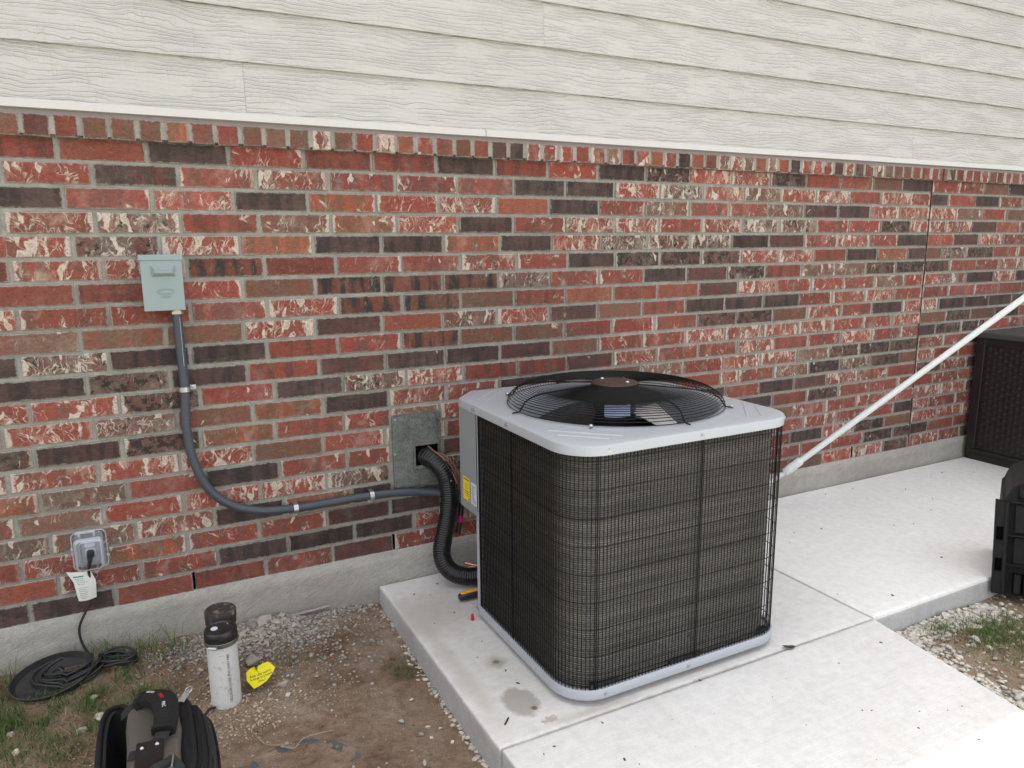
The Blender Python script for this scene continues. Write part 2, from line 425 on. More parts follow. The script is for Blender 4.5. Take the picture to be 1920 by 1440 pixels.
def mat_soil():
    t = NT('packed_soil')
    a = t.noise(scale=4.5, detail=6, rough=.62); b = t.noise(scale=34, detail=5, rough=.72); g = t.noise(scale=240, detail=4, rough=.75)
    c = t.ramp(a, [(.30, (.150, .098, .066)), (.50, (.315, .225, .160)), (.72, (.46, .365, .28))])
    c = t.mix(1.0, c, t.ramp(b, [(.25, .62), (.5, 1.0), (.75, 1.25)]), 'MULTIPLY')
    c = t.mix(1.0, c, t.ramp(g, [(.25, .55), (.5, 1.0), (.8, 1.35)]), 'MULTIPLY')
    sp = t.step(t.vor(scale=150), .14, .20)
    spm = t.step(t.noise(scale=9, detail=3), .50, .62)
    c = t.mix(t.math('MULTIPLY', t.math('SUBTRACT', 1.0, sp), t.math('MULTIPLY_ADD', spm, .7, .12)), c, (.46, .41, .34))
    moss = t.step(t.noise(t.mapped(t.pos(), (1, 1, 1), loc=(2, 5, 0)), 7, 5, .7), .56, .72)
    c = t.mix(t.math('MULTIPLY', moss, .4), c, (.15, .145, .08))
    h = t.math('ADD', t.math('MULTIPLY', b, 1.0), t.math('MULTIPLY', g, .6)); nm = t.bump(h, .014, 1.0)
    return t.set(c, .97, 0, nm, .12)

def mat_stone(name, dark, light, scale=45):
    t = NT(name)
    oi = t.n('ShaderNodeObjectInfo'); ra = t.attr('rnd', 'Fac')
    a = t.noise(scale=scale, detail=5, rough=.7)
    c = t.mix(a, dark, light)
    c = t.mix(1.0, c, t.ramp(t.math('FRACT', t.math('ADD', ra, oi.outputs['Random'])), [(0, (.62, .60, .57)), (.5, (1, .97, .93)), (1, (1.3, 1.22, 1.1))]), 'MULTIPLY')
    nm = t.bump(t.noise(scale=scale*4, detail=4, rough=.7), .004, .8)
    return t.set(c, .93, 0, nm, .2)

def mat_grass(name, c1, c2, c3):
    t = NT(name); ra = t.attr('rnd', 'Fac')
    c = t.ramp(ra, [(0, c1), (.55, c2), (1, c3)])
    m = t.set(c, .6, 0, None, .3)
    t.b.inputs['Subsurface Weight'].default_value = 0.0
    tr = t.n('ShaderNodeBsdfTranslucent'); t.l(c, tr.inputs[0]); mx = t.n('ShaderNodeMixShader'); mx.inputs[0].default_value = .3
    t.l(t.b.outputs[0], mx.inputs[1]); t.l(tr.outputs[0], mx.inputs[2]); t.l(mx.outputs[0], t.out.inputs[0])
    return m

def mat_galv():
    t = NT('galvanised_sheet')
    v = t.vor(scale=150, out='Color'); a = t.sep(v)[0]
    n = t.noise(scale=7, detail=4)
    c = t.mix(a, (.17, .185, .18), (.27, .285, .275)); c = t.mix(1.0, c, t.ramp(n, [(.3, .75), (.7, 1.2)]), 'MULTIPLY')
    c = t.mix(t.math('MULTIPLY', t.step(t.noise(scale=12, detail=2), .62, .8), .35), c, (.30, .31, .13))
    r = t.step(a, 0, 1, .32, .55)
    return t.set(c, r, .65, t.bump(t.noise(scale=5, detail=2), .002, .4), .5)

def mat_coil():
    t = NT('coil_fins')
    p = t.sep(t.pos())
    f = t.noise(t.mapped(t.pos(), (500, 500, 60)), 1.0, 2)
    big = t.noise(t.mapped(t.pos(), (3, 3, 1.6), loc=(4, 1, 2)), 1.0, 3)
    row = t.noise(t.mapped(t.pos(), (1.2, 1.2, 42)), 1.0, 3)
    ln = t.math('SINE', t.math('MULTIPLY', p[2], 2*PI/.0068))
    c = t.mix(big, (.105, .098, .089), (.180, .170, .155)); c = t.mix(1.0, c, t.ramp(f, [(.3, .6), (.7, 1.45)]), 'MULTIPLY')
    c = t.mix(1.0, c, t.ramp(row, [(.32, .66), (.68, 1.25)]), 'MULTIPLY')
    c = t.mix(1.0, c, t.ramp(t.math('MULTIPLY_ADD', ln, .5, .5), [(.1, .45), (.6, 1.15)]), 'MULTIPLY')  # dark lines paint shade into the gaps between tubes
    return t.set(c, .42, .5, t.bump(t.math('ADD', f, ln), .0012, .8), .5)
M = {}
M['brick'] = mat_brick(); M['mortar'] = mat_mortar(); M['siding'] = mat_siding()
M['flash'] = simple('white_painted_metal', (.56,.55,.52), .45, 0, .04, 12, dirt=.25, dirtcol=(.45,.42,.38))
M['gapshade'] = simple('mauve_gap_shade', (.25,.215,.205), .6, 0, .08, 12)  # mauve colour carries the shade of the recessed gap under the flashing
M['found'] = mat_concrete('foundation_concrete', (.35,.33,.29), (.52,.50,.455), False, foundation=True)
M['slab'] = mat_concrete('broomed_slab_concrete', (.60,.585,.56), (.68,.67,.655), True, grit=.12)
M['slab2'] = mat_concrete('smooth_slab_concrete', (.70,.69,.67), (.76,.755,.74), True, (0,1), .10)
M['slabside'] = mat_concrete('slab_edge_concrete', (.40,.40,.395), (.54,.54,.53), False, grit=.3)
M['soil'] = mat_soil()
M['rub'] = mat_stone('rubble_stone', (.26,.235,.22), (.48,.45,.43))
M['wstone'] = mat_stone('pale_limestone', (.40,.38,.35), (.62,.60,.57))
M['tan'] = mat_stone('tan_pebble', (.34,.27,.19), (.66,.58,.48))
M['grass'] = mat_grass('green_grass', (.045,.09,.02), (.09,.155,.04), (.22,.25,.10))
M['straw'] = mat_grass('dry_grass', (.20,.165,.09), (.34,.285,.17), (.50,.43,.30))
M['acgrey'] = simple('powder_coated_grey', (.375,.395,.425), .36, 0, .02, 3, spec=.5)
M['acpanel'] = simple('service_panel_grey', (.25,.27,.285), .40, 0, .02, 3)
M['wire'] = simple('black_coated_wire', (.005,.005,.005), .5, spec=.22)
M['black'] = simple('black_plastic', (.016,.016,.017), .42)
M['blackrub'] = simple('black_rubber', (.018,.018,.019), .5, dirt=.35, dirtcol=(.10,.085,.065), scale=90)
M['void'] = simple('unlit_cavity', (.004,.004,.004), 1.0, spec=0.0)  # near-black surface colour stands in for shade inside slots and holes
M['coil'] = mat_coil()
M['galv'] = mat_galv()
M['zinc'] = simple('zinc_plated_steel', (.46,.47,.48), .34, .9, .1, 90)
M['steel'] = simple('brushed_inner_steel', (.62,.62,.60), .45, .3, .12, 30)
M['hub'] = simple('oxidised_motor_cap', (.060,.034,.025), .5, .2, .3, 60)
M['yel'] = simple('yellow_label', (.80,.60,.005), .5, var=.05)
M['yeltag'] = simple('yellow_card_tag', (.80,.72,.006), .55, var=.04, scale=30)
M['wlabel'] = simple('white_label', (.60,.62,.68), .5, var=.05)
M['ink'] = simple('black_ink', (.02,.02,.02), .7)
M['ink2'] = simple('grey_ink', (.15,.15,.15), .7)
M['green'] = simple('green_ink', (.02,.16,.11), .7)
M['boxgrey'] = simple('disconnect_box_paint', (.265,.33,.335), .38, 0, .02, 3, spec=.4)
M['conduit'] = simple('liquidtight_grey', (.052,.062,.078), .42, 0, .12, 60)
M['armaflex'] = simple('black_tape_wrap', (.007,.007,.008), .32, 0, .10, 30)
M['copper'] = simple('thermostat_cable_brown', (.20,.085,.06), .45)
M['copperpipe'] = simple('bare_copper', (.75,.32,.17), .3, .9)
M['pvc'] = simple('white_pvc', (.64,.65,.63), .5, dirt=.75, dirtcol=(.25,.21,.16), scale=260, var=.04)
M['paper'] = simple('white_paper', (.66,.68,.65), .8, var=.04)
M['magenta'] = simple('magenta_tape', (.45,.01,.16), .5)
M['orange'] = simple('orange_plastic', (.85,.36,.02), .5)
M['red'] = simple('red_plastic', (.55,.008,.012), .4)
M['pole'] = simple('white_fibreglass', (.70,.73,.72), .28, var=.03)
M['box'] = simple('dark_brown_resin', (.011,.008,.0075), .5)
M['boxlid'] = simple('dark_grey_resin_lid', (.05,.05,.052), .5)
M['tote'] = simple('charcoal_plastic', (.022,.023,.026), .5, bump=.2, scale=200, dirt=.2, dirtcol=(.09,.09,.085))
M['olive'] = simple('olive_canvas', (.33,.295,.235), .9, 0, .15, 500, bump=.5, dirt=.25, dirtcol=(.17,.145,.115))
M['bagblk'] = simple('black_nylon', (.013,.013,.014), .75, 0, .25, 600, bump=.5)
M['baggrey'] = simple('grey_nylon', (.065,.072,.072), .8, 0, .15, 600, bump=.5)
M['leather'] = simple('brown_leather', (.032,.02,.018), .5, bump=.3, scale=120)
M['twig'] = simple('dry_twig', (.36,.29,.19), .9)
M['leaf'] = simple('dead_leaf', (.20,.14,.09), .85, bump=.4)
M['caulk'] = simple('dark_red_caulk', (.05,.018,.015), .8)
M['bark'] = M['twig']
M['roof'] = simple('asphalt_shingle', (.07,.065,.06), .95, var=.3, scale=90)
M['soffit'] = simple('soffit_paint', (.52,.51,.49), .7)

def glass_mat():
    t = NT('clear_polycarbonate')
    t.set((.90,.92,.97), .08, 0, t.bump(t.noise(scale=30, detail=2), .001, .4), .5)
    t.b.inputs['Transmission Weight'].default_value = 1.0; t.b.inputs['IOR'].default_value = 1.25
    tr = t.n('ShaderNodeBsdfTransparent'); tr.inputs[0].default_value = (.93,.94,.97,1)
    mx = t.n('ShaderNodeMixShader'); mx.inputs[0].default_value = .5
    t.l(t.b.outputs[0], mx.inputs[1]); t.l(tr.outputs[0], mx.inputs[2]); t.l(mx.outputs[0], t.out.inputs[0])
    return t.m
M['clear'] = glass_mat()
def milky_mat():
    t = NT('milky_polycarbonate'); t.set((.62,.65,.72), .25, 0, None, .5)
    tr = t.n('ShaderNodeBsdfTransparent'); mx = t.n('ShaderNodeMixShader'); mx.inputs[0].default_value = .55
    t.l(t.b.outputs[0], mx.inputs[1]); t.l(tr.outputs[0], mx.inputs[2]); t.l(mx.outputs[0], t.out.inputs[0]); return t.m
M['milky'] = milky_mat()

# ================================================================== HOUSE
XL, XR = -5.2, 9.0            # the wall runs on past both sides of the picture
house = thing('house', 'house wall of mottled red brick under pale lap siding on a concrete foundation', 'house', (2.0, 0, 0))
ROWS = """-508 r -252 R 3 R 256 D 512 r 766 R 1020 R 1279 D 1534 R 1784 r 2038 D 2296 M 2552 W 2812 W 3069 M 3319 R 3571 r 3837 B 4087 D 4341| r 4597 r 4846 B 5104 D 5359 R 5614 M 5869 W 6124
-665 W -409 r -154 r 92 d 346 r 597 W 853 r 1110 r 1368 r 1621 D 1871 D 2126 W 2380 m 2637 W 2896 b 3149 W 3403 W 3664 R 3914 W 4166 r 4343| D 4506 r 4765 D 5021 r 5267 r 5522 R 5777 R 6032 R 6287
-506 W -250 D 5 r 259 W 518 D 774 o 1029 r 1284 W 1539 O 1790 D 2045 r 2296 b 2555 r 2803 r 3061 b 3319 d 3576 D 3834 W 4079 W 4340| W 4593 b 4852 r 5106 B 5361 D 5616 r 5871 r 6126
-678 R -422 W -167 W 86 m 342 R 595 b 854 o 1109 W 1368 D 1618 r 1872 W 2129 W 2379 r 2636 W 2898 m 3152 m 3413 r 3666 r 3925 M 4181 W 4339| W 4511 W 4763 d 5022 r 5275 r 5530 B 5785 B 6040 D 6295
-497 D -241 W 14 m 271 W 528 o 784 D 1044 D 1302 o 1552 D 1805 W 2059 m 2313 m 2569 m 2827 D 3084 d 3336 r 3593 W 3849 r 4081 D 4341| r 4595 d 4843 W 5099 r 5354 r 5609 r 5864 R 6119
-675 D -419 R -164 W 96 W 346 V 605 R 865 r 1122 r 1374 W 1631 r 1885 D 2136 M 2390 M 2638 M 2899 W 3158 W 3415 R 3664 D 3917 o 4176 D 4340| B 4495 m 4733 M 5012 r 5271 r 5526 R 5781 r 6036 M 6291
-503 D -247 R 8 R 265 r 526 B 782 V 1041 V 1293 V 1543 m 1793 r 2047 r 2298 D 2554 d 2810 M 3070 R 3326 b 3583 b 3829 M 4083 M 4342| M 4584 r 4844 r 5083 W 5346 r 5601 D 5856 r 6111
-672 r -416 W -161 r 95 r 349 r 604 W 866 V 1120 V 1370 B 1620 R 1873 O 2128 O 2378 O 2631 d 2887 W 3152 r 3409 r 3659 r 3914 b 4173 r 4347| W 4509 m 4754 D 5035 W 5285 D 5540 D 5795 M 6050 r 6305
-506 D -250 b 5 B 259 B 517 W 773 d 1034 O 1286 b 1537 W 1791 d 2043 B 2294 R 2550 D 2803 D 3064 D 3322 r 3574 W 3841 W 4089 r 4342| r 4593 r 4849 r 5107 R 5360 R 5615 r 5870 B 6125
-686 D -430 D -175 m 80 D 334 D 593 R 855 r 1110 V 1363 B 1615 B 1867 R 2122 r 2370 r 2630 M 2882 M 3137 B 3393 W 3659 r 3909 D 4171 W 4338| W 4507 D 4762 D 5013 D 5268 M 5523 W 5778 B 6033 r 6288
-759 r -503 D -248 D 9 M 261 D 520 R 780 d 1040 D 1296 D 1547 d 1802 B 2047 r 2300 r 2558 W 2812 W 3078 W 3331 W 3588 r 3847 r 4093 W 4337| B 4589 M 4843 B 5096 D 5355 r 5610 W 5865 D 6120
-673 R -417 W -162 W 97 M 353 r 610 D 868 m 1122 W 1375 R 1630 R 1881 d 2134 W 2385 r 2643 r 2898 W 3157 R 3411 r 3670 W 3926 r 4177 r 4342| D 4505 M 4757 M 5007 r 5262 r 5517 B 5772 r 6027 D 6282
-757 R -501 W -246 W 15 m 269 B 528 o 789 D 1048 W 1296 r 1541 D 1791 D 2049 B 2296 b 2552 r 2807 W 3070 W 3333 b 3585 M 3836 M 4092 M 4340| r 4590 r 4842 D 5097 B 5352 M 5607 D 5862 r 6117
-678 B -422 M -167 D 91 M 344 o 601 R 863 r 1053 T 1265 W 1525 D 1774 R 2024 R 2276 R 2535 R 2793 r 2916 r 3169 b 3432 M 3679 m 3932 M 4184 B 4341| W 4517 R 4756 R 4996 r 5251 W 5506 W 5761 B 6016 D 6271
-759 W -503 W -248 W 10 W 266 W 518 B 777 r 1027 b 1050 X 1258 W 1290 r 1550 D 1802 R 2052 R 2310 R 2572 D 2830 r 3067 D 3322 d 3579 W 3834 W 4093 R 4347| M 4597 W 4852 D 5102 W 5357 r 5612 r 5867 D 6122
-678 D -422 o -167 b 94 R 345 D 609 r 867 r 1047 X 1271 d 1497 D 1749 W 2006 R 2264 R 2524 D 2784 r 2911 D 3169 R 3427 M 3682 r 3937 r 4190 r 4345| R 4519 r 4772 W 5012 r 5267 r 5522 R 5777 R 6032 R 6287
-754 W -498 r -243 b 13 r 267 W 531 W 782 m 1039 X 1268 m 1509 D 1763 W 2021 R 2282 R 2545 r 2807 M 3067 B 3327 r 3582 r 3838 r 4098 r 4349| W 4610 W 4856 M 5111 D 5366 B 5621 B 5876 M 6131
-663 W -407 b -152 b 105 W 365 D 614 o 878 D 1048 U 1264 m 1520 D 1774 W 2028 R 2291 R 2555 r 2818 r 3150 r 3416 W 3675 r 3934 r 4176 D 4347| W 4508 r 4770 r 5005 M 5260 D 5515 r 5770 M 6025 r 6280
-755 R -499 R -244 W 9 o 265 r 517 r 776 d 1033 D 1257 m 1506 R 1763 W 2023 R 2287 R 2551 r 2815 R 3058 r 3320 D 3578 W 3840 M 4097 B 4348| W 4599 W 4855 W 5110 r 5365 M 5620 M 5875 W 6130
-656 D -400 O -145 r 109 r 363 D 619 D 882 D 1134 W 1384 m 1625 R 1891 R 2147 W 2419 R 2694 r 2912 r 3150 r 3409 R 3653 r 3924 M 4187 M 4351| D 4521 R 4773 R 5010 r 5265 D 5520 W 5775 M 6030 B 6285
-747 D -491 D -236 D 20 O 276 R 532 r 790 d 1043 r 1307 W 1544 R 1805 D 2056 R 2323 R 2592 R 2824 R 3058 B 3320 B 3582 W 3838 W 4109 M 4354| W 4634 r 4858 M 5113 B 5368 r 5623 D 5878 R 6133""".strip().split('\n')
CH = 0.0762; ZT = 1.735; CJ = 4.345

PAL = {  # (colour a, colour b, white, mottle)
 'R': ((.228,.066,.048), (.150,.057,.046), .22, .02), 'r': ((.245,.068,.050), (.175,.072,.057), .62, .02),
 'W': ((.265,.076,.055), (.205,.082,.063), 1.0, .04), 'O': ((.262,.085,.056), (.225,.076,.052), .22, .02),
 'o': ((.275,.092,.056), (.185,.092,.058), .52, .02), 'B': ((.150,.088,.062), (.185,.076,.054), .20, .12),
 'b': ((.170,.110,.082), (.195,.086,.064), .72, .10), 'D': ((.082,.053,.047), (.050,.037,.035), .05, .38),
 'd': ((.088,.052,.046), (.120,.050,.042), .18, .36), 'M': ((.115,.077,.060), (.125,.064,.050), .42, .85),
 'm': ((.155,.104,.083), (.165,.080,.062), 1.0, .70), 'V': ((.165,.068,.050), (.048,.038,.037), .20, .40)}
PAL['T'] = PAL['b']; PAL['U'] = PAL['D']

def brick_geo(L_, H_, nx=7):
    """rounded, slightly ragged face of one brick; local x,z centred, face towards -y"""
    hx, hz = L_/2, H_/2; loop = []
    for i in range(nx): loop.append((-hx+L_*i/nx, -hz))
    for i in range(2): loop.append((hx, -hz+H_*i/2))
    for i in range(nx): loop.append((hx-L_*i/nx, hz))
    for i in range(2): loop.append((-hx, hz-H_*i/2))
    n = len(loop); j = lambda a: random.uniform(-a, a)
    tl = [j(.0016) for _ in range(4)]
    lp = []
    for (x, z) in loop:
        fx = (x+hx)/L_; fz = (z+hz)/H_
        lp.append((x+j(.0009)*(1 if abs(abs(x)-hx) > 1e-6 else 2.2)+(tl[0] if fx < .5 else tl[1])*0.6,
                   z+j(.0011)+(tl[2]*(fx-.5)+tl[3]*(fx-.5)*(1-2*fz)*.4)))
    y0 = -.0008+j(.0012); ty = j(.0012)
    vs = [(x, .016, z) for x, z in lp]+[(x, y0+.0022+ty*x/hx, z) for x, z in lp]
    ins = []
    for (x, z) in lp:
        ins.append((x*(1-.0030/hx), y0+ty*x/hx, z*(1-.0030/hz)))
    vs += ins
    fs = []
    for i in range(n):
        k = (i+1) % n
        fs.append((i, k, n+k, n+i)); fs.append((n+i, n+k, 2*n+k, 2*n+i))
    fs.append(tuple(range(2*n, 3*n)))
    # normals must face -y
    return vs, fs

def brick_mesh(items):
    """items: list of (cx, cz, L, H, type, yoff) -> one mesh with the per-brick attributes"""
    vs, fs, uv, a1, a2, pr, hl, hh = [], [], [], [], [], [], [], []
    for (cx, cz, L_, H_, ty, yo) in items:
        v, f = brick_geo(L_, H_, 7 if L_ > .12 else 3)
        o = len(vs)
        c1, c2, w, m = PAL[ty]
        k = random.gauss(1, .09); hue = random.uniform(-.06, .06)
        sd = random.random()
        c1 = [min(1, c*k*(1+(hue if i else -hue))) for i, c in enumerate(c1)]; c2 = [c*k for c in c2]
        if random.random() < .25 and ty in 'RrW': c2 = c1
        w = max(0, min(1.12, w+random.uniform(-.13, .13)*(1 if w > .1 else .3))); m = max(0, m+random.uniform(-.1, .1)*(m > 0))
        for p in v:
            vs.append((p[0]+cx, p[1]+yo, p[2]+cz)); uv.append((p[0], p[2]))
            a1.append((*c1, 1)); a2.append((*c2, 1)); pr.append((w, m, sd, 1)); hl.append(L_/2); hh.append(H_/2)
        fs += [[i+o for i in q] for q in f]
    me = bpy.data.meshes.new('brick'); me.from_pydata(vs, [], fs); me.update()
    uvl = me.uv_layers.new(name='UVMap')
    li = np.zeros(len(me.loops), dtype=np.int32); me.loops.foreach_get('vertex_index', li)
    uvl.data.foreach_set('uv', np.array(uv, dtype=np.float32)[li].ravel())
    for nme, dat in (('col1', a1), ('col2', a2), ('par', pr)):
        at = me.attributes.new(nme, 'FLOAT_COLOR', 'POINT'); at.data.foreach_set('color', np.array(dat, dtype=np.float32).ravel())
    for nme, dat in (('halflen', hl), ('halfhgt', hh)):
        at = me.attributes.new(nme, 'FLOAT', 'POINT'); at.data.foreach_set('value', np.array(dat, dtype=np.float32))
    me.materials.append(M['brick'])
    return me

bricks = []
JT = .0108
wall = MB(); wall.add([(XL,.0055,ZT-21*CH-.02),(XR,.0055,ZT-21*CH-.02),(XR,.0055,1.80),(XL,.0055,1.80)], [(0,1,2,3)])
for r_, row in enumerate(ROWS):
    k = r_+1; zc = ZT-CH*(k-.5)
    tk = row.split(); xs = []; ty = []; cj = []
    for i, a in enumerate(tk):
        if i % 2 == 0:
            c = a.endswith('|'); xs.append(CJ if c else int(a.rstrip('|'))/1000); cj.append(c)
        else: ty.append(a)
    # extend to both sides beyond the picture
    while xs[0] > XL+.3: xs.insert(0, xs[0]-.2555); ty.insert(0, random.choice('RrDWBMro')); cj.insert(0, False)
    while xs[-1] < XR-.3: xs.append(xs[-1]+.2555); ty.append(random.choice('RrDWBMro')); cj.append(False)
    zj = random.uniform(-.001, .001)
    for i, t_ in enumerate(ty):
        if t_ == 'X': continue
        a = xs[i]+(.004 if cj[i] else JT/2); b = xs[i+1]-(.004 if cj[i+1] else JT/2)
        h = CH-JT+random.uniform(-.0012, .0008); z = zc+zj
        if t_ == 'T': h = .027; z = ZT-CH*(k-1)-JT/2-h/2
        if t_ == 'U': h = .026; z = ZT-CH*k+JT/2+h/2
        if k == 21: h += .004; z -= .002
        bricks.append(((a+b)/2+random.uniform(-.001,.001), z, b-a+random.uniform(-.003,.001), h, t_, random.uniform(-.0022,.0022)))

bwall = wall.build('brick_wall', M['mortar'], house)

def visible(cx, cz):
    p = cam.matrix_world.inverted() @ Vector((cx, 0, cz))
    if p.z >= 0: return 0
    f = 1373.43; u = 960+f*p.x/-p.z; v = 720-f*p.y/-p.z
    if not (-60 < u < 1980 and -60 < v < 1500): return 0
    if 905 < u < 1440 and v > 800: return 0          # behind the air conditioner
    if u > 1850 and v > 640: return 0                 # behind the storage box
    return 1/(-p.z)**2
bricks.sort(key=lambda b: -visible(b[0], b[1])*b[2]*b[3])
for b in bricks[:300]:
    b0 = list(b); cx, cz = b0[0], b0[1]; b0[0] = b0[1] = 0
    me = brick_mesh([tuple(b0)])
    o = link('brick', me); o.location = (cx, 0, cz); o.parent = bwall
    o.matrix_parent_inverse = Matrix.Identity(4)
far = link('brickwork', brick_mesh(bricks[300:])); far.parent = bwall; tag(far, kind='stuff')

# rowlock course
capt = "RBdRBBBoBRBBBWBrWOrRBOdDrrrRrbRWorDORbWbObODrrrdrMRbBBBRRrBdRrRrBRrBrR"
x = -.084-.0795*20; i = 0; caps = []
while x < XR:
    t_ = capt[(i-20+2) % len(capt)] if i >= 18 else random.choice('RBrbD')
    if i >= 18 and i-18 < len(capt): t_ = capt[i-18]
    caps.append((x, t_)); x += .0795; i += 1
capo = MB(); capo.box(XL, XR, -.0195, .0055, 1.7365, 1.790)
cap_back = capo.build('rowlock_mortar', M['mortar'], house)
caps.sort(key=lambda c: abs(c[0]-1.6))
for n, (x, t_) in enumerate(caps[:84]):
    me = brick_mesh([(0, 0, .0795-.0125+random.uniform(-.004,.003), .066, t_ if t_ in PAL else 'R', 0)])
    # deeper unit: stretch the back so the underside shows
    for v in me.vertices:
        if v.co.y > .01: v.co.y = .022
    o = link('rowlock_brick', me); o.location = (x+.0398, -.0215+random.uniform(-.0015,.0015), 1.7625+random.uniform(-.001,.001))
    o.rotation_euler = (random.uniform(-.02,.02), random.uniform(-.025,.025), 0)
    o.parent = cap_back; 
rest = link('rowlock_run', brick_mesh([(x+.0398, 1.7625, .067, .066, t_ if t_ in PAL else 'R', -.0215) for x, t_ in caps[84:]])); rest.parent = cap_back; tag(rest, kind='stuff')

# control joint and weep slots
mb = MB(); pts = []
for i in range(30):
    z = .14+i*(1.735-.14)/29; pts.append((CJ+.0015*math.sin(i*1.7)+random.uniform(-.001,.001), -.0005, z))
mb.tube(pts, .0035, 5); mb.tube([(CJ+.055, -.024, 1.73), (CJ+.057, -.0245, 1.795)], .004, 5)
mb.build('control_joint', M['caulk'], house)
for (x, w_) in ((.276, .008), (1.044, .007), (3.833, .012)):
    MB().box(x-w_/2, x+w_/2, -.0006, .006, .142, .206).build('weep_slot', M['void'], house)  # black block set into the joint paints the shade of an open slot

# flashing, shaded gap strip, siding boards
mb = MB()
for (xa, xb, dy) in ((XL, 1.484, 0), (1.486, XR, .001)):
    mb.add([(xa,-.004,1.8385),(xb,-.004,1.8385),(xb,-.0225-dy,1.8375),(xa,-.0225-dy,1.8375),(xa,-.027-dy,1.8115),(xb,-.027-dy,1.8115),(xb,-.012,1.8105),(xa,-.012,1.8105)],
           [(0,1,2,3),(3,2,5,4),(4,5,6,7)])
mb.build('flashing', M['flash'], house)
mb = MB(); mb.add([(XL,-.0125,1.812),(XR,-.0125,1.812),(XR,-.0185,1.7885),(XL,-.0185,1.7885)], [(0,1,2,3)])
mb.build('gap_shade_strip', M['gapshade'], house)
EXPO = .1717; Z0 = 1.836
siding = MB(); siding.box(XL, XR, .004, .16, 1.80, 5.45)
sid = siding.build('siding', M['siding'], house)
jo = {0: [.58, 4.132], 1: [2.764, 6.3], 2: [1.76-.0, 2.76+.9], 3: [-.4, 4.128], 4: [2.0, 5.4], 5: [.6, 4.2], 6: [1.7, 5.3]}
jo[2] = [1.76, 5.41]
for n in range(21):
    js = [XL]+sorted(jo.get(n, [random.uniform(-.5,1.5), random.uniform(3,5)])) + [XR]
    for a, b in zip(js, js[1:]):
        z0 = Z0+n*EXPO; m_ = MB(); y0 = -.0105+random.uniform(-.0006,.0006)
        a_, b_ = a+.0004, b-.0004
        m_.add([(a_,y0,z0),(b_,y0,z0),(b_,.0028,z0+EXPO+.02),(a_,.0028,z0+EXPO+.02),(a_,y0+.0085,z0),(b_,y0+.0085,z0),
                (a_,y0-.0003,z0+.002),(b_,y0-.0003,z0+.002)], [(6,7,2,3),(0,1,7,6),(4,5,1,0),(0,6,3,4),(1,5,2,7)])
        o = m_.build('siding_board', M['siding']); o.parent = sid
        at = o.data.attributes.new('seed', 'FLOAT', 'POINT'); s_ = random.uniform(0, 9)
        at.data.foreach_set('value', [s_]*len(o.data.vertices))
# eaves and roof (they throw the shade the wall stands in)
MB().box(XL-.3, XR+.3, -.40, .16, 5.45, 5.50).build('soffit', M['soffit'], house)
MB().box(XL-.3, XR+.3, -.43, -.40, 5.43, 5.62).build('fascia', M['soffit'], house)
MB().add([(XL-.3,-.45,5.62),(XR+.3,-.45,5.62),(XR+.3,4.5,7.4),(XL-.3,4.5,7.4),(XL-.3,-.45,5.66),(XR+.3,-.45,5.66),(XR+.3,4.5,7.44),(XL-.3,4.5,7.44)],
         [(0,3,2,1),(4,5,6,7),(0,1,5,4)]).build('roof', M['roof'], house)
# foundation
mb = MB(); nx_, nz_ = 360, 10
for i in range(nx_+1):
    for j in range(nz_+1):
        x = XL+(XR-XL)*i/nx_; z = -.35+(.137+.35)*j/nz_
        y = -.010+.004*mnoise.noise(Vector((x*2.2, z*6, 0)))+.0015*mnoise.noise(Vector((x*11, z*25, 3)))
        if j == nz_: z += .0035*mnoise.noise(Vector((x*5, 0, 7)))
        mb.v.append((x, y, z))
for i in range(nx_):
    for j in range(nz_):
        a = i*(nz_+1)+j; mb.f.append([a, a+nz_+1, a+nz_+2, a+1]); mb.mi.append(0)
o = len(mb.v)
for i in range(nx_+1):
    x = XL+(XR-XL)*i/nx_; mb.v.append((x, .012, mb.v[i*(nz_+1)+nz_][2]+.001))
for i in range(nx_): mb.f.append([i*(nz_+1)+nz_, (i+1)*(nz_+1)+nz_, o+i+1, o+i]); mb.mi.append(0)
mb.build('foundation', M['found'], house, smooth=180)
# ragged cement fin along the base at the left
mb = MB(); pts = [(.43,-.030,-.045),(.55,-.026,-.040),(.68,-.024,-.037),(.76,-.02,-.036)]
mb.tube(smoothpath(pts, 4), .006, 6); mb.build('form_board_edge', M['rub'], house)

# ================================================================== GROUND
def fbm(x, y, s, o=3):
    v = 0; a = 1
    for _ in range(o): v += a*mnoise.noise(Vector((x*s, y*s, 1.3))); s *= 2.1; a *= .5
    return v
def lerp(x, xs, ys): return float(np.interp(x, xs, ys))
def gh(x, y):
    if x > 1.7:
        z = -.095+.012*fbm(x, y, 3)
        e = max(0, 1-abs((x-(2.53+(y+1.15)*.155)))/.06); z -= .004*e
    else:
        zw = lerp(x, [-2,-.35,-.03,.22,.38,.6,.85,.97], [-.02,-.02,-.03,-.03,-.045,-.055,-.06,-.085])
        t_ = min(1, max(0, -y/.5)); zf = lerp(x, [-2,-.2,.3,.7,.9,1.0], [-.045,-.05,-.062,-.085,-.10,-.10])
        z = zw*(1-t_)+zf*t_+.011*fbm(x, y, 3.5)+.0035*fbm(x, y, 19, 2)
        z += .045*math.exp(-((x-.52)/.13)**2-((y+.09)/.11)**2)      # little rubble mound
        # half-buried hose ring leaves a raised rim
        z += .008*math.exp(-((math.hypot(x-.47, y+.93)-.165)/.03)**2)
    return z
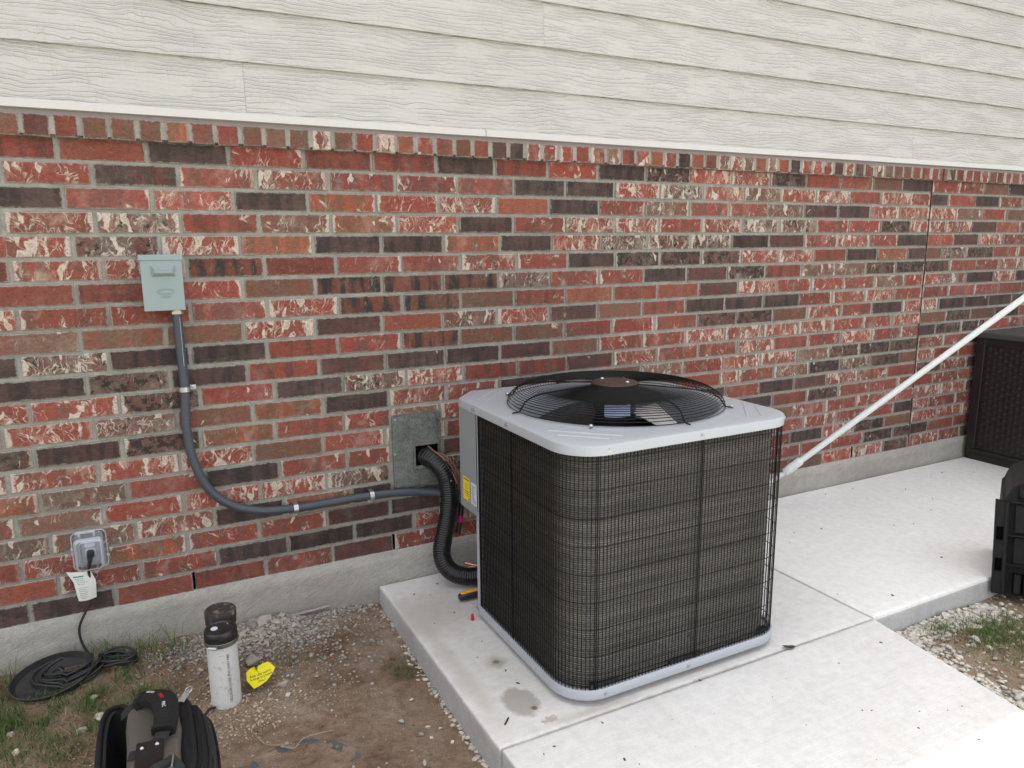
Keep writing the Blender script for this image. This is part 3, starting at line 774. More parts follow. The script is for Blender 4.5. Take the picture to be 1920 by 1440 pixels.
def ground_patch(name, x0, x1, y0, y1, st, edge=.25):
    nx, ny = int((x1-x0)/st), int((y1-y0)/st); mb = MB()
    for i in range(nx+1):
        for j in range(ny+1):
            x = x0+(x1-x0)*i/nx; y = y0+(y1-y0)*j/ny
            z = gh(x, y); mb.v.append((x, y, z))
    for i in range(nx):
        for j in range(ny):
            a = i*(ny+1)+j; mb.f.append([a, a+ny+1, a+ny+2, a+1]); mb.mi.append(0)
    o = mb.build(name, M['soil'], None, smooth=180); tag(o, kind='structure'); return o
ground_patch('ground', -1.4, .985, -1.9, .0, .0095)
ground_patch('soil_strip', 2.25, 4.6, -2.3, -1.14, .012)
mb = MB(); G = 60
for (x0, x1, y0, y1) in ((-G,-1.4,-G,.0),(-1.4,.985,-G,-1.9),(.985,2.25,-G,-4.2),(2.25,4.6,-G,-2.3),(4.6,G,-G,.0),(-G,XL,0,G),(XR,G,0,G),(XL,XR,5,G)):
    a = len(mb.v); mb.v += [(x0,y0,-.075),(x1,y0,-.075),(x1,y1,-.075),(x0,y1,-.075)]; mb.f.append([a,a+1,a+2,a+3]); mb.mi.append(0)
tag(mb.build('yard', simple('mown_lawn_and_soil', (.125,.120,.085), .95, var=.5, scale=3)), kind='structure')

# concrete slabs: gently chamfered edges, sides a darker cast face
def slab(name, poly, top, bot, bev, mat_top, chips=0):
    """poly counter-clockwise; rough sides subdivided"""
    P = []
    n = len(poly)
    for i in range(n):
        a, b = Vector((*poly[i], 0)), Vector((*poly[(i+1) % n], 0)); m_ = max(1, int((b-a).length/.03))
        for k in range(m_): P.append(a.lerp(b, k/m_))
    N = len(P); nr = []
    for i in range(N):
        t = (P[(i+1) % N]-P[i-1]).normalized(); nr.append(Vector((t.y, -t.x, 0)))
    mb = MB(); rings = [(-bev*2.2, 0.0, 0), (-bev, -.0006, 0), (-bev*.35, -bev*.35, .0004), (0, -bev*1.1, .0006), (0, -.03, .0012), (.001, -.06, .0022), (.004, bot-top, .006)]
    for (off, dz, jit) in rings:
        for i in range(N):
            q = P[i]+nr[i]*(off+jit*mnoise.noise(P[i]*40+Vector((0, 0, dz*60))))
            mb.v.append((q.x, q.y, top+dz+(jit*.4*mnoise.noise(P[i]*17) if dz < -.05 else 0)))
    for r in range(len(rings)-1):
        for i in range(N):
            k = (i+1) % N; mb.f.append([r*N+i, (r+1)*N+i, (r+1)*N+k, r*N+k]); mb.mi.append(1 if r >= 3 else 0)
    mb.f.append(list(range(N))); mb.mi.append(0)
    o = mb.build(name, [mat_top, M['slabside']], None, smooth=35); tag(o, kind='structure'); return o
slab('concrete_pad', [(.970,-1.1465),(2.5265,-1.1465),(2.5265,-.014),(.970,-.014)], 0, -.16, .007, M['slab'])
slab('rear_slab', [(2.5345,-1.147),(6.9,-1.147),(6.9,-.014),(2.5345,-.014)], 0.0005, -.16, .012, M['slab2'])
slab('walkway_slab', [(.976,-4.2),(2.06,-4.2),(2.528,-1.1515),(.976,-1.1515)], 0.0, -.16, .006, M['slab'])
# ragged concrete overpour at the foot of the pad
# ------------------------------------------------------------------ scattering (stuff) helpers
def ico(sub=1):
    import bmesh
    bm = bmesh.new(); bmesh.ops.create_icosphere(bm, subdivisions=sub, radius=1)
    v = np.array([x.co for x in bm.verts]); f = np.array([[q.index for q in t.verts] for t in bm.faces]); bm.free(); return v, f
def rot_rand(n):
    q = rng.normal(size=(n, 4)); q /= np.linalg.norm(q, axis=1)[:, None]; w, x, y, z = q.T
    return np.stack([np.stack([1-2*(y*y+z*z), 2*(x*y-z*w), 2*(x*z+y*w)], -1), np.stack([2*(x*y+z*w), 1-2*(x*x+z*z), 2*(y*z-x*w)], -1),
                     np.stack([2*(x*z-y*w), 2*(y*z+x*w), 1-2*(x*x+y*y)], -1)], 1)
def mesh_np(name, V, F, rnd=None, mat=None, smooth=False):
    me = bpy.data.meshes.new(name); me.vertices.add(len(V)); me.vertices.foreach_set('co', V.astype(np.float32).ravel())
    k = F.shape[1]; me.loops.add(F.size); me.loops.foreach_set('vertex_index', F.astype(np.int32).ravel())
    me.polygons.add(len(F)); me.polygons.foreach_set('loop_start', np.arange(0, F.size, k, dtype=np.int32))
    me.polygons.foreach_set('loop_total', np.full(len(F), k, dtype=np.int32))
    if smooth: me.polygons.foreach_set('use_smooth', np.ones(len(F), dtype=bool))
    me.update(calc_edges=True); me.validate()
    if rnd is not None:
        at = me.attributes.new('rnd', 'FLOAT', 'POINT'); at.data.foreach_set('value', rnd.astype(np.float32))
    if mat: me.materials.append(mat)
    return me
V1, F1 = ico(1)
def pebbles(name, pts, sizes, mat, flat=.6, sink=.3):
    n = len(pts); R = rot_rand(n)
    base = np.repeat(V1[None], n, 0)*(1+rng.uniform(-.32,.32,(n, len(V1), 1)))*rng.uniform(.6,1.15,(n,1,3))
    P_ = np.einsum('nij,nvj->nvi', R, base)*sizes[:, None, None]; P_[:, :, 2] *= flat
    P_ += pts[:, None, :]; P_[:, :, 2] += (sizes*flat*(1-sink))[:, None]
    F = (F1[None]+(np.arange(n)*len(V1))[:, None, None]).reshape(-1, 3)
    o = link(name, mesh_np(name, P_.reshape(-1, 3), F, np.repeat(rng.random(n), len(V1)), mat)); tag(o, kind='stuff'); return o
def sample(n, x0, x1, y0, y1, dens):
    out = []
    while len(out) < n:
        x, y = random.uniform(x0, x1), random.uniform(y0, y1)
        if x > .955 and x < 2.3: continue
        if random.random() < dens(x, y): out.append((x, y, gh(x, y)))
    return np.array(out)
def blob(x, y, cx, cy, rx, ry): return math.exp(-((x-cx)/rx)**2-((y-cy)/ry)**2)
def blades(name, roots, h, w, mat, lean=.5, curl=.6):
    n = len(roots); az = rng.uniform(0, 2*PI, n); H = h*rng.uniform(.45, 1.25, n); ln = lean*rng.uniform(.2, 1.4, n); seg = 4
    d = np.stack([np.cos(az), np.sin(az), np.zeros(n)], -1); s_ = np.stack([-np.sin(az), np.cos(az), np.zeros(n)], -1)
    V = np.zeros((n, seg*2+1, 3)); W = w*rng.uniform(.6, 1.4, n)
    for i in range(seg):
        t = i/seg; c = roots+d*(H*ln*(t**1.6))[:, None]+np.array([0,0,1.])*(H*(t-curl*.45*ln*t*t))[:, None]
        ww = (W*(1-.75*t))[:, None]; V[:, 2*i] = c-s_*ww; V[:, 2*i+1] = c+s_*ww
    V[:, -1] = roots+d*(H*ln)[:, None]+np.array([0,0,1.])*(H*(1-curl*.45*ln))[:, None]
    tri = []
    for i in range(seg-1): tri += [(2*i, 2*i+1, 2*i+3), (2*i, 2*i+3, 2*i+2)]
    tri.append((2*seg-2, 2*seg-1, 2*seg)); tri = np.array(tri)
    F = (tri[None]+(np.arange(n)*(2*seg+1))[:, None, None]).reshape(-1, 3)
    o = link(name, mesh_np(name, V.reshape(-1, 3), F, np.repeat(rng.random(n), 2*seg+1), mat)); tag(o, kind='stuff'); return o

# gravel and grit
gp = sample(2200, -.1, .80, -1.0, -.02, lambda x, y: min(1, .95*blob(x,y,.31,-.55,.17,.12)+.5*blob(x,y,.42,-.50,.22,.14)+.25*blob(x,y,.1,-.6,.18,.2)+.012+.8*blob(x,y,.9,-.95,.06,.28)))
pebbles('pale_gravel', gp, .0018+.0042*rng.random(len(gp))**2.5, M['tan'])
gp = sample(3800, .0, .97, -.6, -.012, lambda x, y: min(1, blob(x,y,.50,-.10,.20,.11)+.35*blob(x,y,.25,-.12,.15,.08)+.9*blob(x,y,.80,-.02,.22,.03)+.12*blob(x,y,.6,-.2,.3,.2)))
pebbles('rubble_grit', gp, .003+.0065*rng.random(len(gp))**2, M['rub'])
def rd(x, y):
    e = x-(2.53+(y+1.15)*.155)
    return 0 if e < .004 else min(1, math.exp(-(e/.12)**2)*1.2+.9*math.exp(-((y+1.2)/.05)**2)*(x < 3.2)+.05)
gp = sample(5200, 2.3, 3.7, -2.2, -1.155, rd); pebbles('white_gravel', gp, .004+.011*rng.random(len(gp))**1.6, M['wstone'], .55)
op = []
for i in range(300):
    y = random.uniform(-1.15, -.02); k = .5+.9*mnoise.noise(Vector((y*9, 0, 0)))
    x = .968-abs(random.gauss(0, .008+.008*max(0, k))); op.append((x, y, gh(x, y)-.007+random.uniform(0, .010)*max(.1, k)))
op = np.array(op); pebbles('concrete_overpour', op, .003+.010*rng.random(len(op))**2.2, M['wstone'], .6)
gp = sample(2600, -.9, .96, -1.6, -.03, lambda x, y: .4); pebbles('soil_crumbs', gp, .0015+.005*rng.random(len(gp))**3, M['soil'])

# grass
def gl(x, y): return min(1, .9*blob(x,y,-.02,-.30,.14,.10)+.75*blob(x,y,-.30,-.33,.10,.13)+.5*blob(x,y,.02,-.55,.10,.14)+.45*blob(x,y,-.42,-.16,.2,.1)+.35*blob(x,y,-.05,-.06,.35,.05)+.14*(x < .1)*(y > -.9)*blob(x,y,-.2,-.6,.4,.4))
gp = sample(5200, -1.0, .25, -1.1, -.02, lambda x, y: gl(x, y)*max(.03, min(1, .35+2.6*mnoise.noise(Vector((x*11, y*11, 2.2)))))); blades('grass', gp, .042, .0011, M['grass'], 1.0)
gp = sample(240, -.5, .22, -.36, -.018, lambda x, y: .8*blob(x,y,.02,-.06,.14,.05)+.7*blob(x,y,-.36,-.10,.07,.10)+.7*blob(x,y,.16,-.12,.06,.06)); blades('tall_grass', gp, .10, .0012, M['grass'], .8)
gp = sample(2600, -1.1, .35, -1.3, -.03, lambda x, y: min(1, .5*blob(x,y,-.2,-.55,.3,.22)+.3*blob(x,y,-.05,-.35,.3,.25)+.04)); blades('dry_thatch', gp, .035, .0009, M['straw'], 1.9, 1.15)
gp = sample(420, .5, .95, -.75, -.2, lambda x, y: min(1, .9*blob(x,y,.90,-.50,.045,.07)+.6*blob(x,y,.56,-.30,.06,.07)+.25*blob(x,y,.85,-.22,.06,.10))); blades('grass_tufts', gp, .020, .0009, M['grass'], 1.4)
gp = sample(160, .5, .96, -1.2, -.1, lambda x, y: .3); blades('straw_bits', gp, .030, .0007, M['straw'], 3.0, 1.6)
gp = sample(1500, 2.6, 3.5, -1.7, -1.17, lambda x, y: min(1, .95*blob(x,y,2.98,-1.31,.085,.06)+.6*blob(x,y,2.82,-1.235,.06,.035)+.5*blob(x,y,3.10,-1.40,.16,.09)+.3*blob(x,y,2.86,-1.37,.1,.05))); blades('corner_grass', gp, .045, .0012, M['grass'], 1.0)
gp = sample(1700, 2.6, 3.9, -2.0, -1.17, lambda x, y: min(1, .8*blob(x,y,3.05,-1.46,.22,.13)+.2*blob(x,y,2.9,-1.25,.2,.08))); blades('corner_thatch', gp, .030, .0010, M['straw'], 1.8, 1.1)
# ================================================================== AIR CONDITIONER
AX0, AX1, AYF, AYB, AZT = 1.222, 2.112, -1.117, -.190, .822
FC = (1.690, -.645)
def arc(cx, cy, r, a0, a1, n): return [(cx+r*math.cos(math.radians(a0+(a1-a0)*i/n)), cy+r*math.sin(math.radians(a0+(a1-a0)*i/n))) for i in range(n+1)]
def shell(r, inset=0.0, chx=.10, chy=.11, n=14):
    """footprint, counter-clockwise from the back-left chamfer"""
    x0, x1, y0, y1 = AX0+inset, AX1-inset, AYF+inset, AYB-inset
    p = [(x0+chx, y1), (x0, y1-chy)]
    p += arc(x0+r, y0+r, r, 180, 270, n)+arc(x1-r, y0+r, r, 270, 360, n)+arc(x1-r, y1-r, r, 0, 90, n)
    return p
ac = thing('air_conditioner', 'large grey outdoor air conditioner condenser with black wire guard standing on the concrete pad', 'air conditioner', (1.667, -.65, 0))
# base pan
def band(mb, rings, close_top=False, close_bottom=False):
    n = len(rings[0][0]); o = len(mb.v)
    for poly, z in rings: mb.v += [(x, y, z) for x, y in poly]
    for r in range(len(rings)-1):
        for i in range(n):
            k = (i+1) % n; mb.f.append([o+r*n+i, o+r*n+k, o+(r+1)*n+k, o+(r+1)*n+i]); mb.mi.append(mb.cur)
    if close_top: mb.f.append([o+(len(rings)-1)*n+i for i in range(n)]); mb.mi.append(mb.cur)
    if close_bottom: mb.f.append([o+i for i in range(n)][::-1]); mb.mi.append(mb.cur)
mb = MB(); bs = lambda ins: shell(.125-ins, ins, .25, .255)
band(mb, [(bs(.010), .020), (bs(.0), .022), (bs(-.001), .050), (bs(.0015), .0535), (bs(.012), .0535), (bs(.016), .043), (bs(.05), .043)], True, True)
mb.build('base_pan', M['acgrey'], ac, smooth=40)
mb = MB()
for (x, y) in ((1.36,-.98),(1.98,-.98),(1.40,-.36),(1.98,-.30),(1.67,-.64)): mb.lathe((x, y, 0), [(0,.021),(.03,.021),(.03,.001),(0,.001)], 14)
mb.build('base_foot', M['black'], ac)
# top cover
def ray_poly(poly, c, a):
    d = (math.cos(a), math.sin(a)); best = None
    for i in range(len(poly)):
        p, q = poly[i], poly[(i+1) % len(poly)]; ex, ey = q[0]-p[0], q[1]-p[1]
        den = d[0]*ey-d[1]*ex
        if abs(den) < 1e-12: continue
        t = ((p[0]-c[0])*ey-(p[1]-c[1])*ex)/den; s = ((p[0]-c[0])*d[1]-(p[1]-c[1])*d[0])/den
        if t > 0 and -1e-9 <= s <= 1+1e-9 and (best is None or t < best): best = t
    return (c[0]+d[0]*best, c[1]+d[1]*best)
NA = 240; ang = [2*PI*i/NA for i in range(NA)]
def ring_poly(r, ins): return [ray_poly(shell(r-ins, ins), FC, a) for a in ang]
def circ(r): return [(FC[0]+r*math.cos(a), FC[1]+r*math.sin(a)) for a in ang]
mb = MB(); RO = .372
rr = [(ring_poly(.125, .0), .7915), (ring_poly(.125, 0), .8165), (ring_poly(.125, .0018), .8205), (ring_poly(.125, .0055), AZT)]
pin, pout = circ(RO+.012), rr[-1][0]
rr += [([(a[0]*(1-t)+b[0]*t, a[1]*(1-t)+b[1]*t) for a, b in zip(pout, pin)], AZT) for t in (.25, .5, .75, 1)]
rr += [(circ(RO+.006), AZT+.003), (circ(RO), AZT+.0015), (circ(RO-.006), AZT-.010), (circ(RO-.010), AZT-.06), (circ(RO-.004), AZT-.14)]
band(mb, rr)
mb.build('top_cover', M['acgrey'], ac, smooth=38)
def embossed(a, b, w=.006, h=.0022):
    m_ = MB(); A, B = Vector((*a, AZT)), Vector((*b, AZT)); d = (B-A).normalized(); s = Vector((-d.y, d.x, 0))*w
    v = [A-s, A+s, B+s, B-s]; t = [A-s*.35+d*w, A+s*.35+d*w, B+s*.35-d*w, B-s*.35-d*w]
    m_.add([p-Vector((0,0,.0002)) for p in v]+[p+Vector((0,0,h)) for p in t], [(0,1,5,4),(1,2,6,5),(2,3,7,6),(3,0,4,7),(4,5,6,7)])
    return m_.build('embossed_rib', M['acgrey'], ac)
for a, b in (((1.285,-.351),(1.400,-.228)),((1.285,-.406),(1.455,-.225)),((1.275,-.885),(1.440,-1.055)),((1.272,-.945),(1.385,-1.062)),
             ((2.095,-.87),(1.935,-1.055)),((2.092,-.93),(1.99,-1.062)),((2.09,-.40),(1.93,-.24))): embossed(a, b)
# corner post, service panel
mb = MB(); g = .004
mb.box(AX0+g, AX0+g+.02, -.463, -.442, .05, .42)
mb.box(AX0+g+.001, AX0+g+.02, -.463, -.455, .42, .79)
mb.add([(AX0+g+.02,-.444,.05),(AX0+.26,-.195,.05),(AX0+.26,-.195,.79),(AX0+g+.02,-.444,.79)], [(0,1,2,3)])
mb.build('corner_post', M['acgrey'], ac)
sp = MB()
px = AX0+.0025
poly = [(px,-.454),(px,-.300),(AX0+.10,-.1935),(AX0+.30,-.1935),(AX0+.30,-.21)]
sp.add([(px,-.454,.405),(px,-.302,.405),(AX0+.10,-.1935,.405),(AX0+.28,-.1935,.405),(px,-.454,.79),(px,-.302,.79),(AX0+.10,-.1935,.79),(AX0+.28,-.1935,.79)],
       [(0,4,5,1),(1,5,6,2),(2,6,7,3),(0,1,2,3)])
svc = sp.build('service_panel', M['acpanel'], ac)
def left_rect(name, y0, y1, z0, z1, off, mat, par):   # rectangle on the left face, facing -x
    m_ = MB(); X = px-off
    m_.add([(X,y0,z0),(X,y1,z0),(X,y1,z1),(X,y0,z1)], [(0,3,2,1)]); return m_.build(name, mat, par)
yl = left_rect('yellow_label', -.392, -.330, .440, .530, .0010, M['yel'], svc)
wl = left_rect('white_label', -.461+.006, -.403, .440, .524, .0011, M['wlabel'], svc)
m_ = MB()
for (y0, y1, z, h) in ((-.386,-.337,.518,.006),(-.383,-.350,.503,.002),(-.380,-.345,.494,.002),(-.375,-.350,.486,.002),(-.386,-.340,.474,.003),(-.386,-.345,.466,.003),(-.382,-.350,.457,.002),(-.388,-.378,.444,.008)):
    m_.add([(px-.0016,y0,z),(px-.0016,y1,z),(px-.0016,y1,z+h),(px-.0016,y0,z+h)], [(0,3,2,1)])
for i in range(15):
    z = .513-i*.0047; y1 = -.407-random.uniform(0,.006); y0 = -.452+random.uniform(0,.02)
    m_.add([(px-.0017,y0,z),(px-.0017,y1,z),(px-.0017,y1,z+.0016),(px-.0017,y0,z+.0016)], [(0,3,2,1)])
m_.build('label_print', M['ink2'], svc)
# coil: stacked fin tubes wrapped round three and a half sides
def coil_path(ins, r, r2=.150):
    x0, x1, y0, y1 = AX0+ins, AX1-ins, AYF+ins, AYB-ins
    p = [(x0, -.47+.0*i) for i in range(1)]
    for k in range(1, 9): p.append((x0, -.47+(y0+r+.47)*k/9))
    p += arc(x0+r, y0+r, r, 180, 270, 10)
    for k in range(1, 11): p.append((x0+r+(x1-x0-r-r2)*k/11, y0))
    p += arc(x1-r2, y0+r2, r2, 270, 360, 14)
    for k in range(1, 11): p.append((x1, y0+r2+(y1-y0-r-r2)*k/11))
    p += arc(x1-r, y1-r, r, 0, 90, 10); p.append((AX0+.30, y1))
    return p
cp = coil_path(.020, .125); mb = MB(); n = len(cp)
nr = []
for i in range(n):
    a, b = cp[max(0, i-1)], cp[min(n-1, i+1)]; t = Vector((b[0]-a[0], b[1]-a[1])).normalized(); nr.append((t.y, -t.x))
zs = []; z = .048; pitch = .0205
while z < .788:
    for k in range(5): zs.append((z+pitch*k/5, .0024*math.sin(PI*(k+.0)/5)))
    z += pitch
for (z, o_) in zs:
    for i in range(n): mb.v.append((cp[i][0]+nr[i][0]*o_, cp[i][1]+nr[i][1]*o_, z))
for r in range(len(zs)-1):
    for i in range(n-1): mb.f.append([r*n+i, r*n+i+1, (r+1)*n+i+1, (r+1)*n+i]); mb.mi.append(0)
mb.build('coil', M['coil'], ac, smooth=50)
# a few bare fin seams catching the light
mb = MB()
for (x, z0, z1) in ((1.868,.30,.775),(1.908,.60,.77)):
    mb.box(x, x+.0013, AYF+.0165, AYF+.019, z0, z1)
mb.build('coil_seam', M['steel'], ac)
# wire guard
wp = lambda ins=.006: shell(.125-ins, ins, .25, .255, 24)
def resample(poly, step, closed=False):
    pts = [Vector((*p, 0)) for p in poly]; out = []; acc = 0
    for a, b in zip(pts, pts[1:]):
        L_ = (b-a).length
        while acc <= L_: out.append(a.lerp(b, acc/L_)); acc += step
        acc -= L_
    return out
gpoly = wp()[1:]; gpoly[0] = (gpoly[0][0], -.466)
vp = resample(gpoly, .01275); mb = MB()
for p in vp: mb.tube([(p.x, p.y, .046), (p.x, p.y, .80)], .00185, 4, cap=False)
tag(mb.build('upright_guard_wires', M['wire'], ac, smooth=180), kind='stuff')
hz = [(x, y) for x, y in [tuple(v.xy) for v in resample(gpoly, .02)]]
for z in np.linspace(.075, .775, 9):
    mb = MB(); mb.tube([(x, y, z) for x, y in resample2] if False else [(x+0, y+0, z) for x, y in hz], .0014, 5); mb.build('guard_hoop', M['wire'], ac, smooth=180)
for (x, y) in ((AX0+.0075, -.727), (AX0+.0075, -.472), (1.700, AYF+.0075), (1.315, AYF+.0085), (2.103, -1.03)):
    MB().box(x-.0016, x+.0016, y-.0016, y+.0016, .045, .80).build('guard_upright', M['wire'], ac)
# dark foam blocks under the coil
for bb in ((1.60, 1.73, AYF+.009, AYF+.025, .0545, .068), (1.30, 1.40, AYF+.012, AYF+.026, .0545, .070), (1.99, 2.04, AYF+.02, AYF+.04, .0545, .066)):
    MB().box(*bb).build('foam_block', M['black'], ac)
# screws
for (p, ax) in (((AX0-.0005,-.436,.8065),(-1,0,0)),((AX0-.0005,-.449,.8065),(-1,0,0)),((AX0-.0005,-.707,.8075),(-1,0,0)),((1.347,AYF,.8065),(0,-1,0)),((1.690,AYF,.807),(0,-1,0)),((2.085,-1.07,.807),(.7,-.7,0)),
                ((AX0-.001,-.448,.044),(-1,0,0)),((AX0-.001,-.462,.042),(-1,0,0)),((AX0,-.71,.038),(-1,0,0)),((1.345,AYF+.0005,.038),(0,-1,0)),((1.668,AYF,.038),(0,-1,0)),((AX0+.003,-.452,.431),(-1,0,0)),((AX0+.003,-.450,.395),(-1,0,0))):
    MB().lathe(p, [(.0068,.0002),(.0066,.0012),(.0042,.0018),(.0040,.0045),(0,.0048)], 8, ax).build('screw', M['zinc'], ac, smooth=30)
# fan guard: rings on a shallow dome
fg = thing('fan_guard', None, None) if False else None
def dome(r):
    if r <= .285: return .886+.009*(1-(r/.285)**2)
    t = (r-.285)/(.388-.285); return .886-.060*(1-math.sqrt(max(0, 1-t*t)))
mb = MB(); r = .088; ringr = []
while r < .3885:
    ringr.append(r); slope = abs(dome(min(r+.002, .388))-dome(r))/.002; r += .0094/math.sqrt(1+slope*slope)
ringr += [.388]
gd = MB().lathe((FC[0], FC[1], 0), [(0,.903),(.045,.903),(.062,.9015),(.082,.897),(.087,.892),(.084,.888),(0,.886)], 40).build('guard_hub', M['hub'], ac, smooth=40)
for k, (a, rr_) in enumerate(((20,.055),(110,.055),(200,.055),(290,.055))):
    a = math.radians(a); MB().lathe((FC[0]+rr_*math.cos(a), FC[1]+rr_*math.sin(a), .9005), [(.0085,0),(.0085,.003),(.005,.006),(0,.006)], 8).build('hub_bolt', M['zinc'] if k % 2 else M['hub'], gd)
for r in ringr:
    z = dome(r) if r < .387 else .828
    mb.tube([(FC[0]+r*math.cos(a), FC[1]+r*math.sin(a), z) for a in ang[::2]], .00155, 4, closed=True)
guard = mb.build('fan_guard', M['wire'], ac, smooth=180); tag(guard, kind='stuff')
for k in range(8):
    a = math.radians(45*k); pts = []
    for r in np.linspace(.083, .387, 16): pts.append((FC[0]+r*math.cos(a), FC[1]+r*math.sin(a), dome(r)-.003))
    pts[-1] = (pts[-1][0], pts[-1][1], .829); pts.append((FC[0]+.398*math.cos(a), FC[1]+.398*math.sin(a), .8275)); pts.append((FC[0]+.414*math.cos(a), FC[1]+.414*math.sin(a), .8275))
    rb = MB().tube(pts, .0026, 6).build('guard_rib', M['wire'], ac, smooth=60)
    if k in (3, 5, 7, 1): MB().lathe((FC[0]+.408*math.cos(a), FC[1]+.408*math.sin(a), .829), [(.0075,0),(.0075,.004),(.004,.007),(0,.007)], 8).build('guard_screw', M['zinc'], ac, smooth=30)
# motor, blades, interior
mot = MB().lathe((FC[0], FC[1], 0), [(0,.885),(.070,.885),(.078,.872),(.078,.735),(.070,.722),(0,.722)], 36).build('fan_motor', M['black'], ac, smooth=40)
mb = MB(); a0 = math.radians(232)
for i in range(10):
    for z in (.783, .828):
        a = a0+math.radians(-22+72*i/9); mb.v.append((FC[0]+.0788*math.cos(a), FC[1]+.0788*math.sin(a), z))
for i in range(9): mb.f.append([2*i, 2*i+2, 2*i+3, 2*i+1]); mb.mi.append(0)
mb.build('motor_label', simple('pale_blue_label', (.55,.63,.85), .4, var=.08, scale=90), mot)
for k in range(3):
    mb = MB(); A0 = math.radians(112+120*k); nr_, na_ = 8, 12
    for side in (0, 1):
        for i in range(nr_+1):
            r = .075+(.355-.075)*i/nr_
            for j in range(na_+1):
                t = j/na_-.5; span = math.radians(74-22*(1-i/nr_)); sweep = -.35*(i/nr_)**1.5
                a = A0+span*t+sweep; z = .735-.085*t*(.5+.5*i/nr_)-.01*(2*t)**2-.003*side
                mb.v.append((FC[0]+r*math.cos(a), FC[1]+r*math.sin(a), z))
    W_ = na_+1; S_ = (nr_+1)*W_
    for i in range(nr_):
        for j in range(na_):
            q = i*W_+j; mb.f.append([q, q+W_, q+W_+1, q+1]); mb.f.append([S_+q, S_+q+1, S_+q+W_+1, S_+q+W_]); mb.mi += [0, 0]
    edge = [j for j in range(W_)]+[i*W_+na_ for i in range(1, nr_+1)]+[nr_*W_+j for j in range(na_-1, -1, -1)]+[i*W_ for i in range(nr_-1, 0, -1)]
    for a, b in zip(edge, edge[1:]+edge[:1]): mb.f.append([a, b, S_+b, S_+a]); mb.mi.append(0)
    mb.build('fan_blade', M['black'], ac, smooth=35)
mb = MB(); mb.add([(1.735,-.675,.7905),(1.690,-.900,.7885),(1.745,-.930,.7885),(1.888,-.622,.7915),(1.735,-.675,.789),(1.690,-.900,.787),(1.745,-.930,.787),(1.888,-.622,.790)], [(0,1,2,3),(7,6,5,4),(0,4,5,1),(1,5,6,2),(2,6,7,3),(3,7,4,0)])
mb.build('sky_lit_blade_sheet', M['steel'], ac)  # added pale sheet standing in for a fan blade lit by the sky
mb = MB(); mb.add([(1.888,-.622,.7925),(1.745,-.930,.7895),(1.751,-.934,.7915),(1.894,-.626,.7945)], [(0,1,2,3)]); mb.build('blade_edge_highlight', M['flash'], ac)  # white strip paints the highlight along the blade edge

# ================================================================== LINE SET, COVER PLATE, CONDUIT
t = thing('cover_plate', 'galvanised sheet metal plate screwed over a wall opening with the black insulated pipes coming out', 'metal plate', (1.158, -.006, .555))
X0, X1, Z0_, Z1_ = 1.055, 1.262, .402, .7065; hx0, hx1, hz0, hz1 = 1.150, 1.248, .488, .573
mb = MB(); y0, y1 = -.0075, -.0055
for (a, b, c, d) in ((X0, hx0, Z0_, Z1_), (hx1, X1, Z0_, Z1_), (hx0, hx1, Z0_, hz0), (hx0, hx1, hz1, Z1_)): mb.add([(a,y0,c),(b,y0,c),(b,y0,d),(a,y0,d)], [(0,1,2,3)])
mb.add([(X0,y0,Z0_),(X1,y0,Z0_),(X1,y0,Z1_),(X0,y0,Z1_),(X0,y1+.006,Z0_),(X1,y1+.006,Z0_),(X1,y1+.006,Z1_),(X0,y1+.006,Z1_)], [(0,4,5,1),(1,5,6,2),(2,6,7,3),(3,7,4,0)])
pl = mb.build('plate', M['galv'], t)
mb = MB(); mb.add([(hx0-.001,-.0052,hz0),(hx1+.001,-.0052,hz0),(hx1+.001,-.0052,hz1+.001),(hx0-.001,-.0052,hz1+.001)], [(0,1,2,3)]); mb.build('opening', M['void'], t)  # black sheet behind the plate stands in for the dark inside the wall
mb = MB(); mb.add([(1.139,-.0078,.470),(1.205,-.0078,.470),(1.205,-.0078,.4715),(1.139,-.0078,.4715),(1.139,-.0078,.470),(1.1405,-.0078,.470),(1.1405,-.0078,.570),(1.139,-.0078,.570)], [(0,1,2,3),(4,5,6,7)])
mb.build('fold_line', M['ink'], t)
for (x, z) in ((1.068,.695),(1.235,.697),(1.07,.41),(1.245,.43),(1.062,.55)): MB().lathe((x, -.0078, z), [(.0045,0),(.004,.0015),(0,.002)], 8, (0,-1,0)).build('screw', M['zinc'], t)

t = thing('line_set', 'thick black tape-wrapped insulated pipe curving from the metal plate down to the air conditioner', 'insulated pipe', (1.22, -.12, 0))
P_ = smoothpath([(1.193,-.004,.523),(1.199,-.030,.522),(1.216,-.062,.508),(1.240,-.092,.470),(1.252,-.104,.425),(1.254,-.110,.37),(1.247,-.115,.31),(1.232,-.120,.25),(1.215,-.125,.19),(1.205,-.132,.14),(1.212,-.150,.095),(1.24,-.172,.062),(1.29,-.195,.046),(1.36,-.215,.045),(1.46,-.24,.05)], 14)
R_ = []
acc = 0
for i, p in enumerate(P_):
    if i: acc += (P_[i]-P_[i-1]).length
    R_.append(.0375+.0013*math.sin(acc*2*PI/.0085)+.0012*mnoise.noise(Vector((acc*30, 0, 0)))-(.003 if abs(acc-.148) < .006 else 0))
